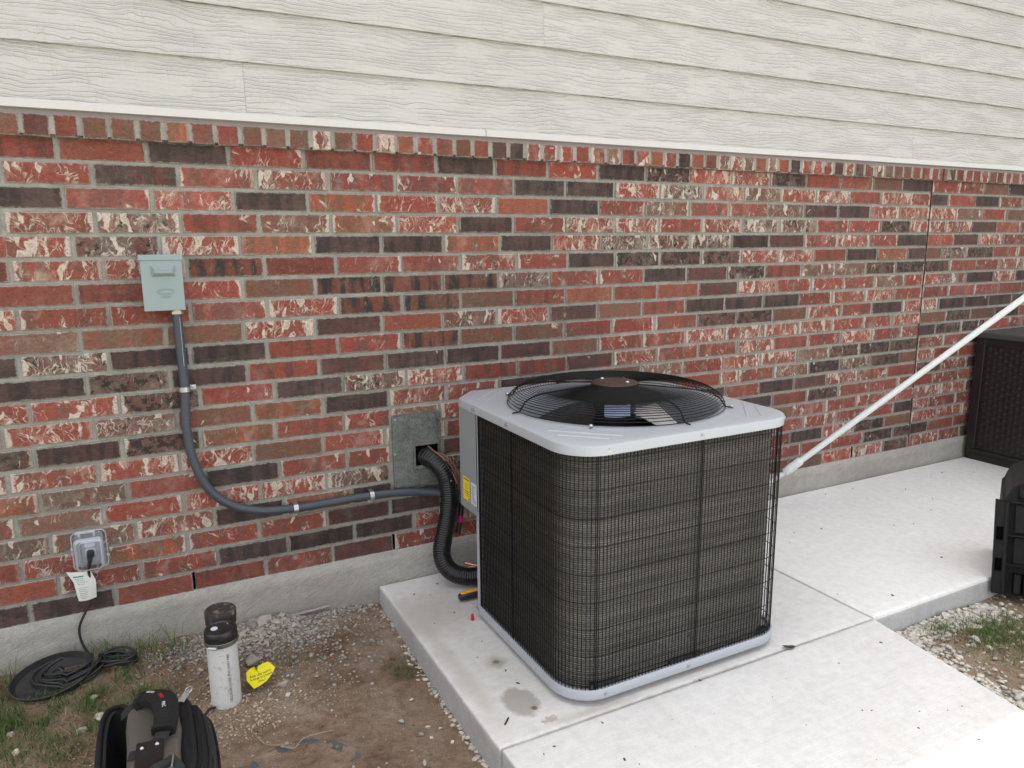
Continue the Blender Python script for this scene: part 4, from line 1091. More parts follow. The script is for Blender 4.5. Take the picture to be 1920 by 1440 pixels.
# refine so each tape wrap reads
PP = []; RR = []; 
tot = [0]
for a, b in zip(P_, P_[1:]): tot.append(tot[-1]+(b-a).length)
s_ = 0
while s_ < tot[-1]:
    i = max(0, min(len(P_)-2, int(np.searchsorted(tot, s_))-1)); f_ = (s_-tot[i])/max(1e-9, tot[i+1]-tot[i])
    PP.append(P_[i].lerp(P_[i+1], f_)); RR.append(.0368+.0012*math.sin(s_*2*PI/.0096)+.0016*mnoise.noise(Vector((s_*25, 1, 0)))-(.0035 if abs(s_-.150) < .004 else 0))
    s_ += .0022
mb = MB(); mb.tube(PP, RR, 26)
for i, v in enumerate(mb.v):
    q = Vector(v); d = mnoise.noise(q*30)*.0009; mb.v[i] = (v[0]+d, v[1]+d, v[2]+d*.5)
mb.build('insulation', M['armaflex'], t, smooth=180)
i = int(.150/.0022); MB().tube([PP[i-1], PP[i+1]], .0362, 24).build('cable_tie', M['black'], t)
MB().lathe(PP[i]+Vector((.004,-.0375,.003)), [(.004,0),(.0035,.002),(0,.003)], 8, (0,-1,.2)).build('tie_glint', M['zinc'], t)
for k, pts in enumerate(([(1.206,-.006,.566),(1.214,-.045,.556),(1.232,-.082,.538),(1.246,-.098,.518)], [(1.222,-.035,.548),(1.256,-.078,.532),(1.288,-.10,.485),(1.296,-.112,.425),(1.300,-.11,.385)],
                        [(1.226,-.036,.546),(1.250,-.08,.524),(1.276,-.108,.478),(1.286,-.125,.425),(1.292,-.12,.395)], [(1.255,-.105,.498),(1.268,-.125,.465),(1.278,-.138,.430)])):
    tag(MB().tube(smoothpath(pts, 6), .0036, 7).build('control_cable', M['copper'], t, smooth=180))
MB().tube(smoothpath([(1.300,-.11,.385),(1.318,-.12,.345),(1.312,-.14,.30),(1.318,-.19,.262),(1.30,-.28,.262),(1.236,-.44,.330)], 6), .0028, 6).build('control_cable', M['copper'], t, smooth=180)
MB().tube([(1.318,-.085,.33),(1.312,-.09,.285),(1.292,-.10,.20)], .012, 10).build('wire_bundle', M['black'], t, smooth=60)
MB().tube([(1.309,-.094,.272),(1.303,-.097,.246)], .0132, 10).build('tape_band', M['magenta'], t, smooth=60)
MB().tube(smoothpath([(1.29,-.16,.092),(1.34,-.19,.082),(1.42,-.22,.08)], 4), .0055, 8).build('copper_tube', M['copperpipe'], t, smooth=180)

t = thing('tape_roll_tool', 'small black and orange tool lying on the pad against the black pipe', 'tool', (1.245, -.28, 0))
mb = MB(); mb.box(1.205, 1.31, -.318, -.29, .008, .034, .006); mb.build('tool_body', M['black'], t, smooth=40)
mb = MB(); mb.box(1.212, 1.285, -.314, -.298, .034, .042, .002); mb.build('tool_grip', M['orange'], t, smooth=40)

t = thing('conduit', 'dark grey flexible conduit curving from the disconnect box across the brick to the air conditioner', 'conduit', (.30, -.03, 1.15))
cpts = smoothpath([(.300,-.040,1.178),(.3005,-.038,1.142),(.302,-.034,1.05),(.304,-.028,.905),(.298,-.028,.765),(.309,-.029,.646),(.350,-.030,.53),(.417,-.030,.458),(.508,-.030,.417),(.623,-.028,.401),(.745,-.027,.399),(.914,-.027,.401),(1.047,-.030,.396),(1.185,-.042,.380),(1.262,-.07,.365),(1.30,-.13,.355),(1.31,-.2,.35)], 10)
PP = []; RR = []; tot = [0]
for a, b in zip(cpts, cpts[1:]): tot.append(tot[-1]+(b-a).length)
s_ = 0
while s_ < tot[-1]:
    i = max(0, min(len(cpts)-2, int(np.searchsorted(tot, s_))-1)); f_ = (s_-tot[i])/max(1e-9, tot[i+1]-tot[i])
    rib = .00055 if (.0 < s_ < .62 or .93 < s_ < 1.10) else .0002
    PP.append(cpts[i].lerp(cpts[i+1], f_)); RR.append(.0158+rib*math.sin(s_*2*PI/.0056)); s_ += .0015
MB().tube(PP, RR, 14).build('hose', M['conduit'], t, smooth=180)
m_ = MB()
for k in range(int(.17/.0042)):
    z = 1.150-k*.0042; m_.box(.3065, .3082, -.0545+.04*(1.15-z)*.4, -.0515+.04*(1.15-z)*.4, z, z+.0018)
m_.build('printed_dots', M['wlabel'], t)
def pstrap(lab, c, horiz, tab):
    t = thing('conduit_strap', lab, 'pipe strap', c, 'zinc straps holding the grey conduit'); m_ = MB(); w_ = .0085; prof = []
    for i in range(11):
        a = PI*i/10; prof.append((math.cos(a)*.0185, math.sin(a)*.0185+.0275))
    prof = [(.0185, 0)]+prof+[(-.0185, 0)]
    vs = []
    for (u, d) in prof:
        for s in (-1, 1):
            vs.append((c[0]+s*w_, -d-.0005+.0, c[2]+u) if horiz else (c[0]+u, -d-.0005, c[2]+s*w_))
    vs2 = []
    for (u, d) in prof:
        u2, d2 = u*1.09, d*1.045+.0002
        for s in (-1, 1): vs2.append((c[0]+s*w_, -d2-.0012, c[2]+u2) if horiz else (c[0]+u2, -d2-.0012, c[2]+s*w_))
    n = len(prof); fs = [(2*i, 2*i+1, 2*i+3, 2*i+2) for i in range(n-1)]; off = 2*n
    fs += [(off+2*i, off+2*i+2, off+2*i+3, off+2*i+1) for i in range(n-1)]
    fs += [(2*i, 2*i+2, off+2*i+2, off+2*i) for i in range(n-1)]+[(2*i+1, off+2*i+1, off+2*i+3, 2*i+3) for i in range(n-1)]
    m_.add(vs+vs2, fs); m_.build('strap_loop', M['zinc'], t, smooth=50)
    m_ = MB(); q = Vector((c[0], -.002, c[2]))+(Vector((0, 0, -.028)) if horiz else Vector((.028, 0, 0)))
    if horiz: m_.box(q.x-w_, q.x+w_, -.004, -.001, q.z-.011, q.z+.012, .001)
    else: m_.box(q.x-.012, q.x+.011, -.004, -.001, q.z-w_, q.z+w_, .001)
    m_.build('strap_tab', M['zinc'], t)
    MB().lathe((q.x, -.004, q.z), [(.0052,0),(.0048,.0025),(.002,.0042),(0,.0042)], 10, (0,-1,0)).build('strap_screw', M['zinc'], t, smooth=40)
pstrap('zinc conduit strap on the upright part of the conduit below the disconnect box', (.303, 0, .900), False, 1)
pstrap('left of the two zinc straps on the level conduit run, past the bend', (.652, 0, .3995), True, 1)
pstrap('zinc conduit strap on the level run, nearest to the metal cover plate', (.950, 0, .4015), True, 1)

# ------------------------------------------------------------------ disconnect box
t = thing('disconnect_box', 'blue-grey electrical disconnect box with raised hood and oval emblem mounted on the brick', 'electrical box', (.265, 0, 1.27))
bx0, bx1, bz0, bz1, by = .2025, .3285, 1.178, 1.362, -.062
MB().box(bx0+.002, bx1-.002, -.058, .0, bz0+.002, bz1-.003, .001).build('body', M['boxgrey'], t)
lid = MB().box(bx0, bx1, by-.002, -.058, bz0, bz1-.016, .0012).build('lid', M['boxgrey'], t, smooth=30)
MB().box(bx0-.0045, bx1+.0045, by-.0055, .0, bz1-.017, bz1+.002, .0015).build('rain_cap', M['boxgrey'], t, smooth=30)
mb = MB(); y = by-.002; hxa, hxb = .2335, .3065; za, zb = 1.292, 1.330
mb.add([(hxa,y,zb),(hxb,y,zb),(hxb,y,za),(hxa,y,za),(hxa+.009,y-.019,zb-.014),(hxb-.009,y-.019,zb-.014),(hxb-.009,y-.017,za+.011),(hxa+.009,y-.017,za+.011)], [(0,4,5,1),(1,5,6,2),(2,6,7,3),(3,7,4,0),(4,7,6,5)])
mb.build('lid_handle', M['boxgrey'], lid)
for ry, rz, rr_ in ((.026, .0095, .0016), (.019, .0055, .0012)):
    MB().tube([(.272+ry*math.cos(a), y-.0004, 1.2425+rz*math.sin(a)+.0*a) for a in np.linspace(0, 2*PI, 37)[:-1]], rr_, 5, closed=True).build('embossed_oval', M['boxgrey'], lid, smooth=180)
RXm = Matrix.Rotation(PI/2, 4, 'X')
text_obj('embossed_name', 'HALEX', .0095, M['boxgrey'], Matrix.Translation((.272, y-.0008, 1.2245)) @ RXm, lid, .0009)
mb = MB(); mb.box(.239, .287, by-.003, by+.002, bz0-.0025, bz0-.0002); mb.build('hasp_slot', M['ink'], t)
MB().lathe((.300, -.040, bz0), [(.0185,0),(.0185,-.006),(.0205,-.006),(.0205,-.014),(.0165,-.016),(0,-.016)], 8).build('conduit_fitting', simple('brass_zinc_fitting', (.50,.46,.36), .35, .85), t)

# ------------------------------------------------------------------ outlet with in-use cover
t = thing('outlet_cover', 'clear plastic in-use outlet cover on the lower brick with a black plug inside', 'outlet', (-.04, 0, .37))
ox, oz = -.040, .3675; w2, h2 = .0475, .0625
MB().box(ox-w2+.006, ox+w2-.006, -.012, .0, oz-h2+.006, oz+h2-.006, .003).build('back_plate', simple('outlet_grey', (.30,.32,.33), .5), t, smooth=30)
def rrect(x0, x1, z0, z1, r, n=5):
    p = []
    for (cx, cz, a0) in ((x1-r, z1-r, 0), (x0+r, z1-r, 90), (x0+r, z0+r, 180), (x1-r, z0+r, 270)):
        p += [(cx+r*math.cos(math.radians(a0+90*i/n)), cz+r*math.sin(math.radians(a0+90*i/n))) for i in range(n+1)]
    return p
def hood(name, rings, mat, par, smooth=60, cap=True):
    mb = MB(); n = len(rings[0][0])
    for pl_, y in rings: mb.v += [(x, y, z) for x, z in pl_]
    for r in range(len(rings)-1):
        for i in range(n):
            k = (i+1) % n; mb.f.append([r*n+i, r*n+k, (r+1)*n+k, (r+1)*n+i]); mb.mi.append(0)
    if cap: mb.f.append([(len(rings)-1)*n+i for i in range(n)]); mb.mi.append(0)
    return mb.build(name, mat, par, smooth=smooth)
R1 = lambda d, r: rrect(ox-w2+d, ox+w2-d, oz-h2+d, oz+h2-d, r)
hood('clear_cover', [(R1(0,.014),-.010),(R1(-.003,.016),-.013),(R1(-.003,.016),-.018),(R1(.002,.014),-.020),(R1(.005,.014),-.060),(R1(.009,.012),-.068),(R1(.016,.010),-.072)], M['clear'], t)
hood('cover_rim', [(R1(-.004,.017),-.0135),(R1(-.0065,.019),-.0155),(R1(-.004,.017),-.0175),(R1(-.0015,.015),-.0155)], M['milky'], t, cap=False)
hood('cover_edge', [(R1(.0045,.014),-.059),(R1(.0075,.013),-.068),(R1(.012,.012),-.0725),(R1(.0135,.011),-.0715)], M['milky'], t, cap=False)
hood('inner_frame', [(rrect(ox-.030, ox+.033, oz-.048, oz+.030, .010), -.020), (rrect(ox-.0315, ox+.0345, oz-.0495, oz+.0315, .011), -.022), (rrect(ox-.030, ox+.033, oz-.048, oz+.030, .010), -.024)], M['wlabel'], t, cap=False)
MB().box(ox-.025, ox+.028, -.016, -.012, oz-.045, oz+.028, .002).build('receptacle', simple('receptacle_grey', (.36,.38,.39), .45), t, smooth=30)
hood('socket_face', [(rrect(ox-.016, ox+.017, oz-.022, oz+.006, .008), -.016), (rrect(ox-.015, ox+.016, oz-.021, oz+.005, .008), -.0185)], M['wlabel'], t)
hood('socket_face', [(rrect(ox-.016, ox+.017, oz+.010, oz+.026, .007), -.016), (rrect(ox-.015, ox+.016, oz+.011, oz+.025, .007), -.0185)], M['wlabel'], t)
mb = MB(); mb.box(ox-.040, ox+.020, -.030, -.012, oz+h2, oz+h2+.009, .003); mb.box(ox-.030,ox-.022,-.036,-.028,oz+h2-.014,oz+h2+.006,.002); mb.box(ox+.014,ox+.022,-.036,-.028,oz+h2-.014,oz+h2+.006,.002)
mb.box(ox-w2-.009, ox-w2, -.026, -.014, oz+.006, oz+.020, .003); mb.box(ox+w2, ox+w2+.010, -.024, -.014, oz-.035, oz-.022, .003)
mb.build('hinge_and_latch', M['milky'], t, smooth=30)
cord = thing('power_cord', 'black power cord from the outlet, coiled in loops on the ground and tied with cloth', 'power cord', (-.09, -.06, 0))
mb = MB(); mb.box(ox-.009, ox+.012, -.052, -.019, oz-.018, oz+.004, .004); mb.tube(smoothpath([(ox-.001,-.040,oz-.014),(ox-.002,-.045,oz-.028),(ox-.006,-.045,oz-.045)], 4), [.0075]*5+[.006]*4, 8); mb.build('plug', M['black'], cord, smooth=40)
cr = .0042
c1 = smoothpath([(ox-.006,-.045,oz-.045),(-.050,-.036,.290),(-.046,-.030,.235),(-.052,-.030,.196),(-.078,-.030,.145),(-.097,-.031,.105),(-.100,-.032,.070),(-.094,-.034,.035),(-.078,-.045,.0),(-.066,-.062,-.005)], 8)
MB().tube(c1, cr, 8).build('cord_run', M['blackrub'], cord, smooth=180)
for k in range(7):
    mb = MB(); a0 = .0; pts = []; kx, ky = -.125+random.uniform(-.012,.012), -.125+random.uniform(-.01,.01); rx, ry = .105-.009*k+random.uniform(-.005,.005), .058-.006*k
    for i in range(40):
        a = 2*PI*i/40; sx = rx*math.cos(a); sy = ry*math.sin(a)
        x = kx+sx*.93-sy*.35; y = ky+sy+sx*.20; pts.append((x, y, gh(x, y)+.026+.006*(k % 4)+.012*math.sin(a+.6*k)+.012*(x < -.15)))
    mb.tube(pts, cr, 7, closed=True); mb.build('cord_loop', M['blackrub'], cord, smooth=180)
for k in range(6):
    pts = []; kx, ky = .005+random.uniform(-.006,.006), -.112+random.uniform(-.008,.008); rx, ry = .062+random.uniform(-.006,.004), .022+.004*k
    for i in range(32):
        a = 2*PI*i/32; x = kx+rx*math.cos(a)+.3*ry*math.sin(a); y = ky+ry*math.sin(a)-.35*rx*math.cos(a); pts.append((x, y, gh(x, y)+.022+.006*(k % 3)+.007*math.sin(a*2+k)))
    MB().tube(pts, cr, 7, closed=True).build('cord_loop', M['blackrub'], cord, smooth=180)
MB().tube(smoothpath([(.035,-.14,-.01),(.036,-.18,-.035),(.02,-.30,-.045),(-.005,-.42,-.05),(-.01,-.50,-.05)], 6), cr, 7).build('cord_tail', M['blackrub'], cord, smooth=180)
mb = MB()
for k in range(3):
    mb.tube([(-.062+.004*k+.020*math.cos(a)*.35, -.100+.030*math.sin(a)*.9, .004+.030*math.cos(a)) for a in np.linspace(0, 2*PI, 15)[:-1]], .0036, 5, closed=True)
mb.tube(smoothpath([(-.064,-.125,.012),(-.10,-.135,.010),(-.145,-.14,.014)], 3), .0045, 5); mb.tube([(-.058,-.10,.03),(-.05,-.09,.045)], .003, 5)
mb.build('cloth_tie', simple('tan_cloth', (.38,.30,.21), .95, bump=.5), cord)
pt = MB(); NW, NH = 6, 8
for j in range(NH+1):
    for i in range(NW+1):
        u = i/NW; v = j/NH; xl = lerp(v, [0,.35,1], [-.117,-.098,-.090]); xr = lerp(v, [0,.4,1], [-.046,-.032,-.036])
        pt.v.append((xl+(xr-xl)*u, -.028-.010*math.sin(PI*u)-.008*math.sin(v*2.4), lerp(v, [0,1], [.306,.196])-.005*u*(1-v)+.004*u*v))
for j in range(NH):
    for i in range(NW): q = j*(NW+1)+i; pt.f.append([q, q+NW+1, q+NW+2, q+1]); pt.mi.append(0)
pt.build('paper_tag', M['paper'], cord, smooth=180)
m_ = MB()
for i in range(13):
    v = .18+.06*i; z = lerp(v, [0,1], [.306,.196]); xa = lerp(v, [0,.35,1], [-.117,-.098,-.090])+.010; xb = -.052-random.uniform(0,.012) if i > 1 else -.066
    if i in (5,): continue
    nseg = 5
    for s in range(nseg):
        a, b = xa+(xb-xa)*s/nseg, xa+(xb-xa)*(s+.8)/nseg; um = ((a+b)/2-xa+.01)/.066
        yy = -.0288-.010*math.sin(PI*min(1, max(0, um)))-.008*math.sin(v*2.4)-.0006
        m_.cur = 0 if i < 2 else 1
        m_.add([(a,yy,z-.0008),(b,yy,z-.0008),(b,yy,z+(.0034 if i == 0 else .0007)),(a,yy,z+(.0034 if i == 0 else .0007))], [(0,1,2,3)])
m_.build('tag_print', [M['green'], M['ink2']], cord)

t = thing('oval_tray', 'upturned oval black plastic tray on the grass under the coiled cord', 'tray', (-.19, -.15, -.03))
mb = MB(); rings = []
for (s, h) in ((.86, -.028), (.97, .0), (1.0, .010), (1.03, .014), (1.0, .016), (.95, .006), (.90, -.004), (.5, -.006), (.0, -.006)):
    rings.append([(s*.118*math.cos(a), s*.080*math.sin(a), h) for a in np.linspace(0, 2*PI, 41)[:-1]])
for r in rings: mb.v += r
for r in range(len(rings)-1):
    for i in range(40): k = (i+1) % 40; mb.f.append([r*40+i, r*40+k, (r+1)*40+k, (r+1)*40+i]); mb.mi.append(0)
mb.xform(Matrix.Translation((-.178, -.150, .0)) @ Matrix.Rotation(math.radians(12), 4, 'Z') @ Matrix.Rotation(math.radians(22), 4, 'X') @ Matrix.Rotation(math.radians(-6), 4, 'Y'))
mb.build('tray', M['blackrub'], t, smooth=40)

# ------------------------------------------------------------------ clean-out pipes
def cleanout(lab, x, y, z0, ztop, rp, muddy, badge, clamp, tilt):
    t = thing('cleanout_pipe', lab, 'pipe', (x, y, z0)); i0 = Matrix.Translation((x, y, z0)) @ Matrix.Rotation(tilt[0], 4, 'Y') @ Matrix.Rotation(tilt[1], 4, 'X') @ Matrix.Translation((-x, -y, -z0))
    h = ztop-z0
    MB().lathe((x, y, z0), [(rp, -.05), (rp, h-.01), (rp-.004, h-.008)], 40).xform(i0).build('pipe', M['pvc'], t, smooth=60)
    cm = simple('muddy_rubber_cap', (.03,.028,.026), .8, dirt=.95, dirtcol=(.34,.275,.20), scale=110) if muddy else simple('black_rubber_cap', (.017,.017,.018), .38, dirt=.25, dirtcol=(.11,.10,.09), scale=110)
    R = rp+.0032
    cap = MB().lathe((x, y, z0), [(rp+.001,h-.048),(R,h-.047),(R,h-.029),(R+.001,h-.027),(R+.001,h-.004),(R-.002,h+.001),(R-.008,h+.002),(R-.012,h-.0015),(R*.4,h-.0010),(0,h-.001)], 44).xform(i0).build('rubber_cap', cm, t, smooth=35)
    if clamp:
        MB().lathe((x, y, z0), [(R+.0008,h-.0455),(R+.0022,h-.0445),(R+.0022,h-.033),(R+.0008,h-.032)], 44).xform(i0).build('hose_clamp', simple('dull_steel_band', (.20,.19,.17), .45, .7), t, smooth=35)
        a = math.radians(238); c = (x+(R+.007)*math.cos(a), y+(R+.007)*math.sin(a), z0+h-.039); d = Vector((-math.sin(a), math.cos(a), 0))*.014
        MB().tube([Vector(c)-d, Vector(c)+d], .0052, 8).xform(i0).build('clamp_screw', M['zinc'], t, smooth=40)
    if badge:
        MB().lathe((x-.018, y+.004, z0+h), [(0,.0012),(.0105,.0012),(.011,-.001)], 20).xform(i0).build('cap_badge', M['wlabel'], cap)
        MB().lathe((x+.024, y+.020, z0+h), [(0,.002),(.003,.002),(.0035,-.001)], 10).xform(i0).build('cap_stud', M['zinc'], cap)
        text_obj('cap_lettering', 'OQC', .014, M['baggrey'], i0 @ Matrix.Translation((x+.012, y-.022, z0+h+.0002)) @ Matrix.Rotation(.35, 4, 'Z'), cap, .0004)
    return t, i0
t, i0 = cleanout('front white plastic cleanout pipe with a black rubber cap, steel clamp and printed side', .323, -.454, -.052, .196, .0462, False, True, True, (0, 0))
# print running up the pipe, wrapped round it
def wrap_text(txt, x, y, z, rp, a_deg, size, par):
    me = text_mesh(txt, size, .0003, 'LEFT'); a = math.radians(a_deg)
    for v in me.vertices:
        s, h, d = v.co.x, v.co.y, v.co.z       # s runs up the pipe, h round it
        aa = a-h/rp; R = rp+.0006+d
        v.co = Vector((x+R*math.cos(aa), y+R*math.sin(aa), z+s))
    me.materials.clear(); me.materials.append(M['ink2']); return link('pipe_lettering', me, par)
wrap_text('CELLULAR CORE  PVC DWV PIPE', .323, -.454, -.043, .0462, 285, .0115, t)
cleanout('rear white cleanout pipe with a mud-covered black rubber cap, nearer to the house wall', .330, -.335, -.045, .203, .0455, True, False, False, (.02, 0))

# ------------------------------------------------------------------ yellow card tag
t = thing('warning_tag', 'torn bright yellow card tag with black print lying on the rubble beside the cleanout pipe', 'tag', (.43, -.41, -.03))
out = [(-.047,-.006),(-.040,.022),(-.024,.036),(-.009,.040),(-.0075,.030),(-.0045,.022),(-.002,.030),(.001,.036),(.018,.040),(.034,.036),(.040,.020),(.0455,.004),(.030,-.010),(.012,-.022),(-.012,-.032),(-.036,-.040)]
mb = MB(); TT = Matrix.Translation((.438,-.420,-.024)) @ Matrix.Rotation(math.radians(10), 4, 'Z') @ Matrix.Rotation(math.radians(20), 4, 'X') @ Matrix.Rotation(math.radians(-4), 4, 'Y') @ Matrix.Scale(1.06, 4)
def curl(x, y): return .010*(x/.045)**2*(1 if x < 0 else .6)+.004*math.sin(y*60)
NG = 6; cx_, cy_ = -.002, .0
for s in np.linspace(1, 0, NG+1)[:-1]:
    for (x, y) in out: xx, yy = cx_+(x-cx_)*s, cy_+(y-cy_)*s; mb.v.append((xx, yy, curl(xx, yy)))
mb.v.append((cx_, cy_, curl(cx_, cy_))); n = len(out)
for r in range(NG-1):
    for i in range(n): k = (i+1) % n; mb.f.append([r*n+i, r*n+k, (r+1)*n+k, (r+1)*n+i]); mb.mi.append(0)
for i in range(n): mb.f.append([(NG-1)*n+i, (NG-1)*n+(i+1) % n, NG*n]); mb.mi.append(0)
mb.xform(TT); mb.build('card', M['yeltag'], t, smooth=180)
def tagtext(s_, x, y, size):
    me = text_mesh(s_, size, .0001, 'CENTER', .0)
    for v in me.vertices: v.co = TT @ Vector((v.co.x+x, v.co.y+y, curl(v.co.x+x, v.co.y+y)+.0009))
    me.materials.clear(); me.materials.append(M['ink']); link('tag_lettering', me, t)
tagtext('FOR USE WITH', -.001, .004, .0098); tagtext('R-454B SYSTEMS', -.002, -.0065, .0098); tagtext('ONLY', -.004, -.017, .0098)

# ------------------------------------------------------------------ small things on the pad
t = thing('wire_nut', 'small red wire nut standing on the concrete pad left of the air conditioner', 'wire nut', (1.222, -.400, 0)) if False else None
o = MB().lathe((1.196,-.455,0), [(0,0),(.0066,0),(.0066,.006),(.0058,.012),(.0054,.022),(.0045,.024),(0,.024)], 12).build('wire_nut', M['red'], None, smooth=35)
tag(o, 'small red wire nut standing on the concrete pad left of the air conditioner', 'wire nut')
o = MB().tube([(1.030,-1.062,.003),(1.052,-1.040,.003)], .0028, 6).build('black_screw', M['ink'], None); tag(o, 'tiny black screw lying on the pad near its left front corner', 'screw')
mb = MB(); pts = [(-.022,.002),(-.012,.009),(.004,.010),(.018,.007),(.024,-.001),(.018,-.009),(.004,-.010),(-.010,-.006)]
for x, y in pts: mb.v.append((x, y, .004+.004*abs(x)/.02))
mb.v.append((0, 0, .0012))
for i in range(8): mb.f.append([i, (i+1) % 8, 8]); mb.mi.append(0)
mb.xform(Matrix.Translation((2.085,-1.150,.001)) @ Matrix.Rotation(-.5, 4, 'Z')); o = mb.build('dead_leaf', M['leaf'], None); tag(o, 'curled brown dead leaf on the pad in front of the air conditioner corner', 'leaf')
db = MB()
for _ in range(90):
    x = random.uniform(1.0, 2.45); y = random.uniform(-1.95, -.05)
    if x > AX0-.02 and y > AYF-.02 or x > 2.53+(y+1.15)*.155-.03: continue
    if random.random() < .5 and x > 1.3 and y > -1.2: continue
    i0 = len(db.v); s = random.uniform(.0012, .0042); db.box(-s*random.uniform(.6,2.2), s, -s*.6, s*.6, 0, s*.5); db.xform(Matrix.Translation((x, y, .0005)) @ Matrix.Rotation(random.uniform(0, 6), 4, 'Z'), i0)
for _ in range(26):
    x = random.uniform(2.6, 4.7); y = random.uniform(-1.1, -.05); i0 = len(db.v); s = random.uniform(.002, .005); db.box(-s, s, -s*.6, s*.6, 0, s*.6); db.xform(Matrix.Translation((x, y, .001)) @ Matrix.Rotation(random.uniform(0, 6), 4, 'Z'), i0)
tag(db.build('debris_specks', simple('dark_debris', (.09,.07,.055), .9), None), kind='stuff')

# ------------------------------------------------------------------ stones
def stone_mesh(name, s, mat, seed, flat=(1,1,.7)):
    """angular chip: convex hull of scattered points, edges slightly broken"""
    import bmesh
    r_ = np.random.default_rng(int(seed*13+5)); bm = bmesh.new()
    for _ in range(15):
        q = r_.normal(size=3); q /= np.linalg.norm(q); q *= r_.uniform(.72, 1.12)
        bm.verts.new((q[0]*s*flat[0], q[1]*s*flat[1], q[2]*s*flat[2]))
    bmesh.ops.convex_hull(bm, input=bm.verts[:]); 
    loose = [v for v in bm.verts if not v.link_faces]; bmesh.ops.delete(bm, geom=loose, context='VERTS')
    bmesh.ops.bevel(bm, geom=bm.edges[:], offset=.05*s, segments=1, affect='EDGES')
    me = bpy.data.meshes.new(name); bm.to_mesh(me); bm.free(); me.materials.append(mat); return me
protos = [stone_mesh('stone', 1, M['rub'], k, (1, random.uniform(.6,.9), random.uniform(.38,.6))) for k in range(9)]
rub = thing('rubble_pile', 'heap of broken grey mortar rubble against the foundation behind the cleanout pipes', 'rubble', (.5, -.1, -.04))
sp_ = []
for (x, y, s) in ((.452,-.085,.034),(.505,-.070,.040),(.545,-.095,.028),(.47,-.135,.026),(.525,-.135,.024),(.575,-.075,.022),(.43,-.17,.022),(.49,-.185,.020),(.555,-.16,.018),(.60,-.12,.018),(.43,-.27,.045),(.64,-.06,.018),(.505,-.03,.03),(.57,-.035,.025),(.46,-.225,.016),(.515,-.22,.015),(.415,-.115,.02)): sp_.append((x, y, s))
for _ in range(85):
    x, y = random.gauss(.52,.085), min(-.02, random.gauss(-.12,.065)); sp_.append((x, y, random.uniform(.007,.017)))
for (x, y, s) in sp_:
    if math.hypot(x-.330, y+.335) < .065+s or math.hypot(x-.323, y+.454) < .065+s or math.hypot(x-.43, y+.405) < .05: continue
    o = link('stone', random.choice(protos)); o.location = Vector((x, y, gh(x, y)+s*.28)); o.rotation_euler = (random.uniform(-.4,.4), random.uniform(-.4,.4), random.uniform(0, 6.28)); o.scale = (s, s, s)
    o.parent = rub; o.matrix_parent_inverse = world_of(rub).inverted()
wpro = [stone_mesh('stone', 1, M['wstone'], 20+k, (1, random.uniform(.6,.9), random.uniform(.5,.8))) for k in range(5)]
spro = [stone_mesh('stone', 1, M['rub'], 40+k, (1, .8, .6)) for k in range(4)]
def solo(x, y, s, label, me, group=None, dz=0):
    o = link('stone', me); o.location = (x, y, gh(x, y)+s*.35+dz); o.rotation_euler = (random.uniform(-.3,.3), random.uniform(-.3,.3), random.uniform(0, 6)); o.scale = (s, s, s); tag(o, label, 'stone', group); return o
for (x, y, s, lb) in ((.800,-.785,.016,'largest and rearmost of the crumbly white stones on the soil beside the pad edge'),(.835,-.870,.014,'crumbly white stone in the middle of the cluster beside the pad edge'),
    (.868,-.845,.012,'white stone just behind the middle of the cluster, towards the pad'),(.800,-1.00,.013,'crumbly white stone at the front left of the cluster beside the pad'),(.862,-.895,.010,'small white stone in front of the middle of the cluster beside the pad'),
    (.915,-.930,.010,'small white stone of the cluster lying closest to the pad corner'),(.905,-.86,.009,'tiny white stone nearest to the side of the pad'),(.70,-.955,.008,'tiny pale stone on open soil to the right of the half-buried ring'),
    (.61,-.94,.008,'tiny pale stone on the rim of the half-buried ring, right side'),(.66,-1.06,.011,'pale stone at the very bottom edge of the photo, right of the buried ring')):
    solo(x, y, s, lb, random.choice(wpro), 'whitish stones scattered on the soil')
solo(.506, -.505, .014, 'round pale pebble on the soil just right of the yellow tag', wpro[0])
solo(.455, -.475, .011, 'flat grey chip of mortar at the lower edge of the yellow tag', spro[0])
solo(.500, -.440, .026, 'flat dark grey stone partly under the right side of the yellow tag', spro[1], dz=-.006)
solo(.435, -.900, .015, 'grey stone inside the half-buried ring, near the bottom of the photo', spro[2])
solo(.400, -.850, .010, 'small tan stone left of the grey stone in the buried ring', random.choice(wpro))
solo(.455, -.765, .010, 'grey pebble touching the dry forked twig', spro[3])
solo(-.055, -.285, .022, 'pale broken stone in the grass below the coiled cord, nearest the tray', wpro[1])
solo(-.035, -.400, .030, 'large pale flaky stone in the grass between cord and tool bag', wpro[2])
solo(-.085, -.435, .020, 'pale stone left of the large flaky stone in the grass', wpro[3])
solo(-.275, -.355, .018, 'white scrap of rock lying alone on the dark soil at far left', wpro[4])
solo(-.33, -.40, .012, 'whitish pebble at the left edge of the photo', wpro[0])
solo(-.25, -.455, .016, 'yellowish stone below the white rock scrap at far left', link('stone', wpro[1]).data if False else stone_mesh('stone', 1, M['tan'], 77))
solo(.245, -.60, .016, 'orange-brown stone beside the tool bag', stone_mesh('stone', 1, simple('orange_stone', (.38,.20,.09), .9), 78))
solo(2.955, -1.285, .030, 'grey rock in the grass clump beside the right-hand slab', spro[0])
solo(2.86, -1.335, .026, 'long flat pale rock at the edge of the grass clump by the walkway', wpro[2])
solo(2.93, -1.175, .030, 'flat pale rock wedged at the foot of the rear slab', wpro[3])
solo(3.06, -1.35, .012, 'small white pebble resting in the grass clump on the right', wpro[4])
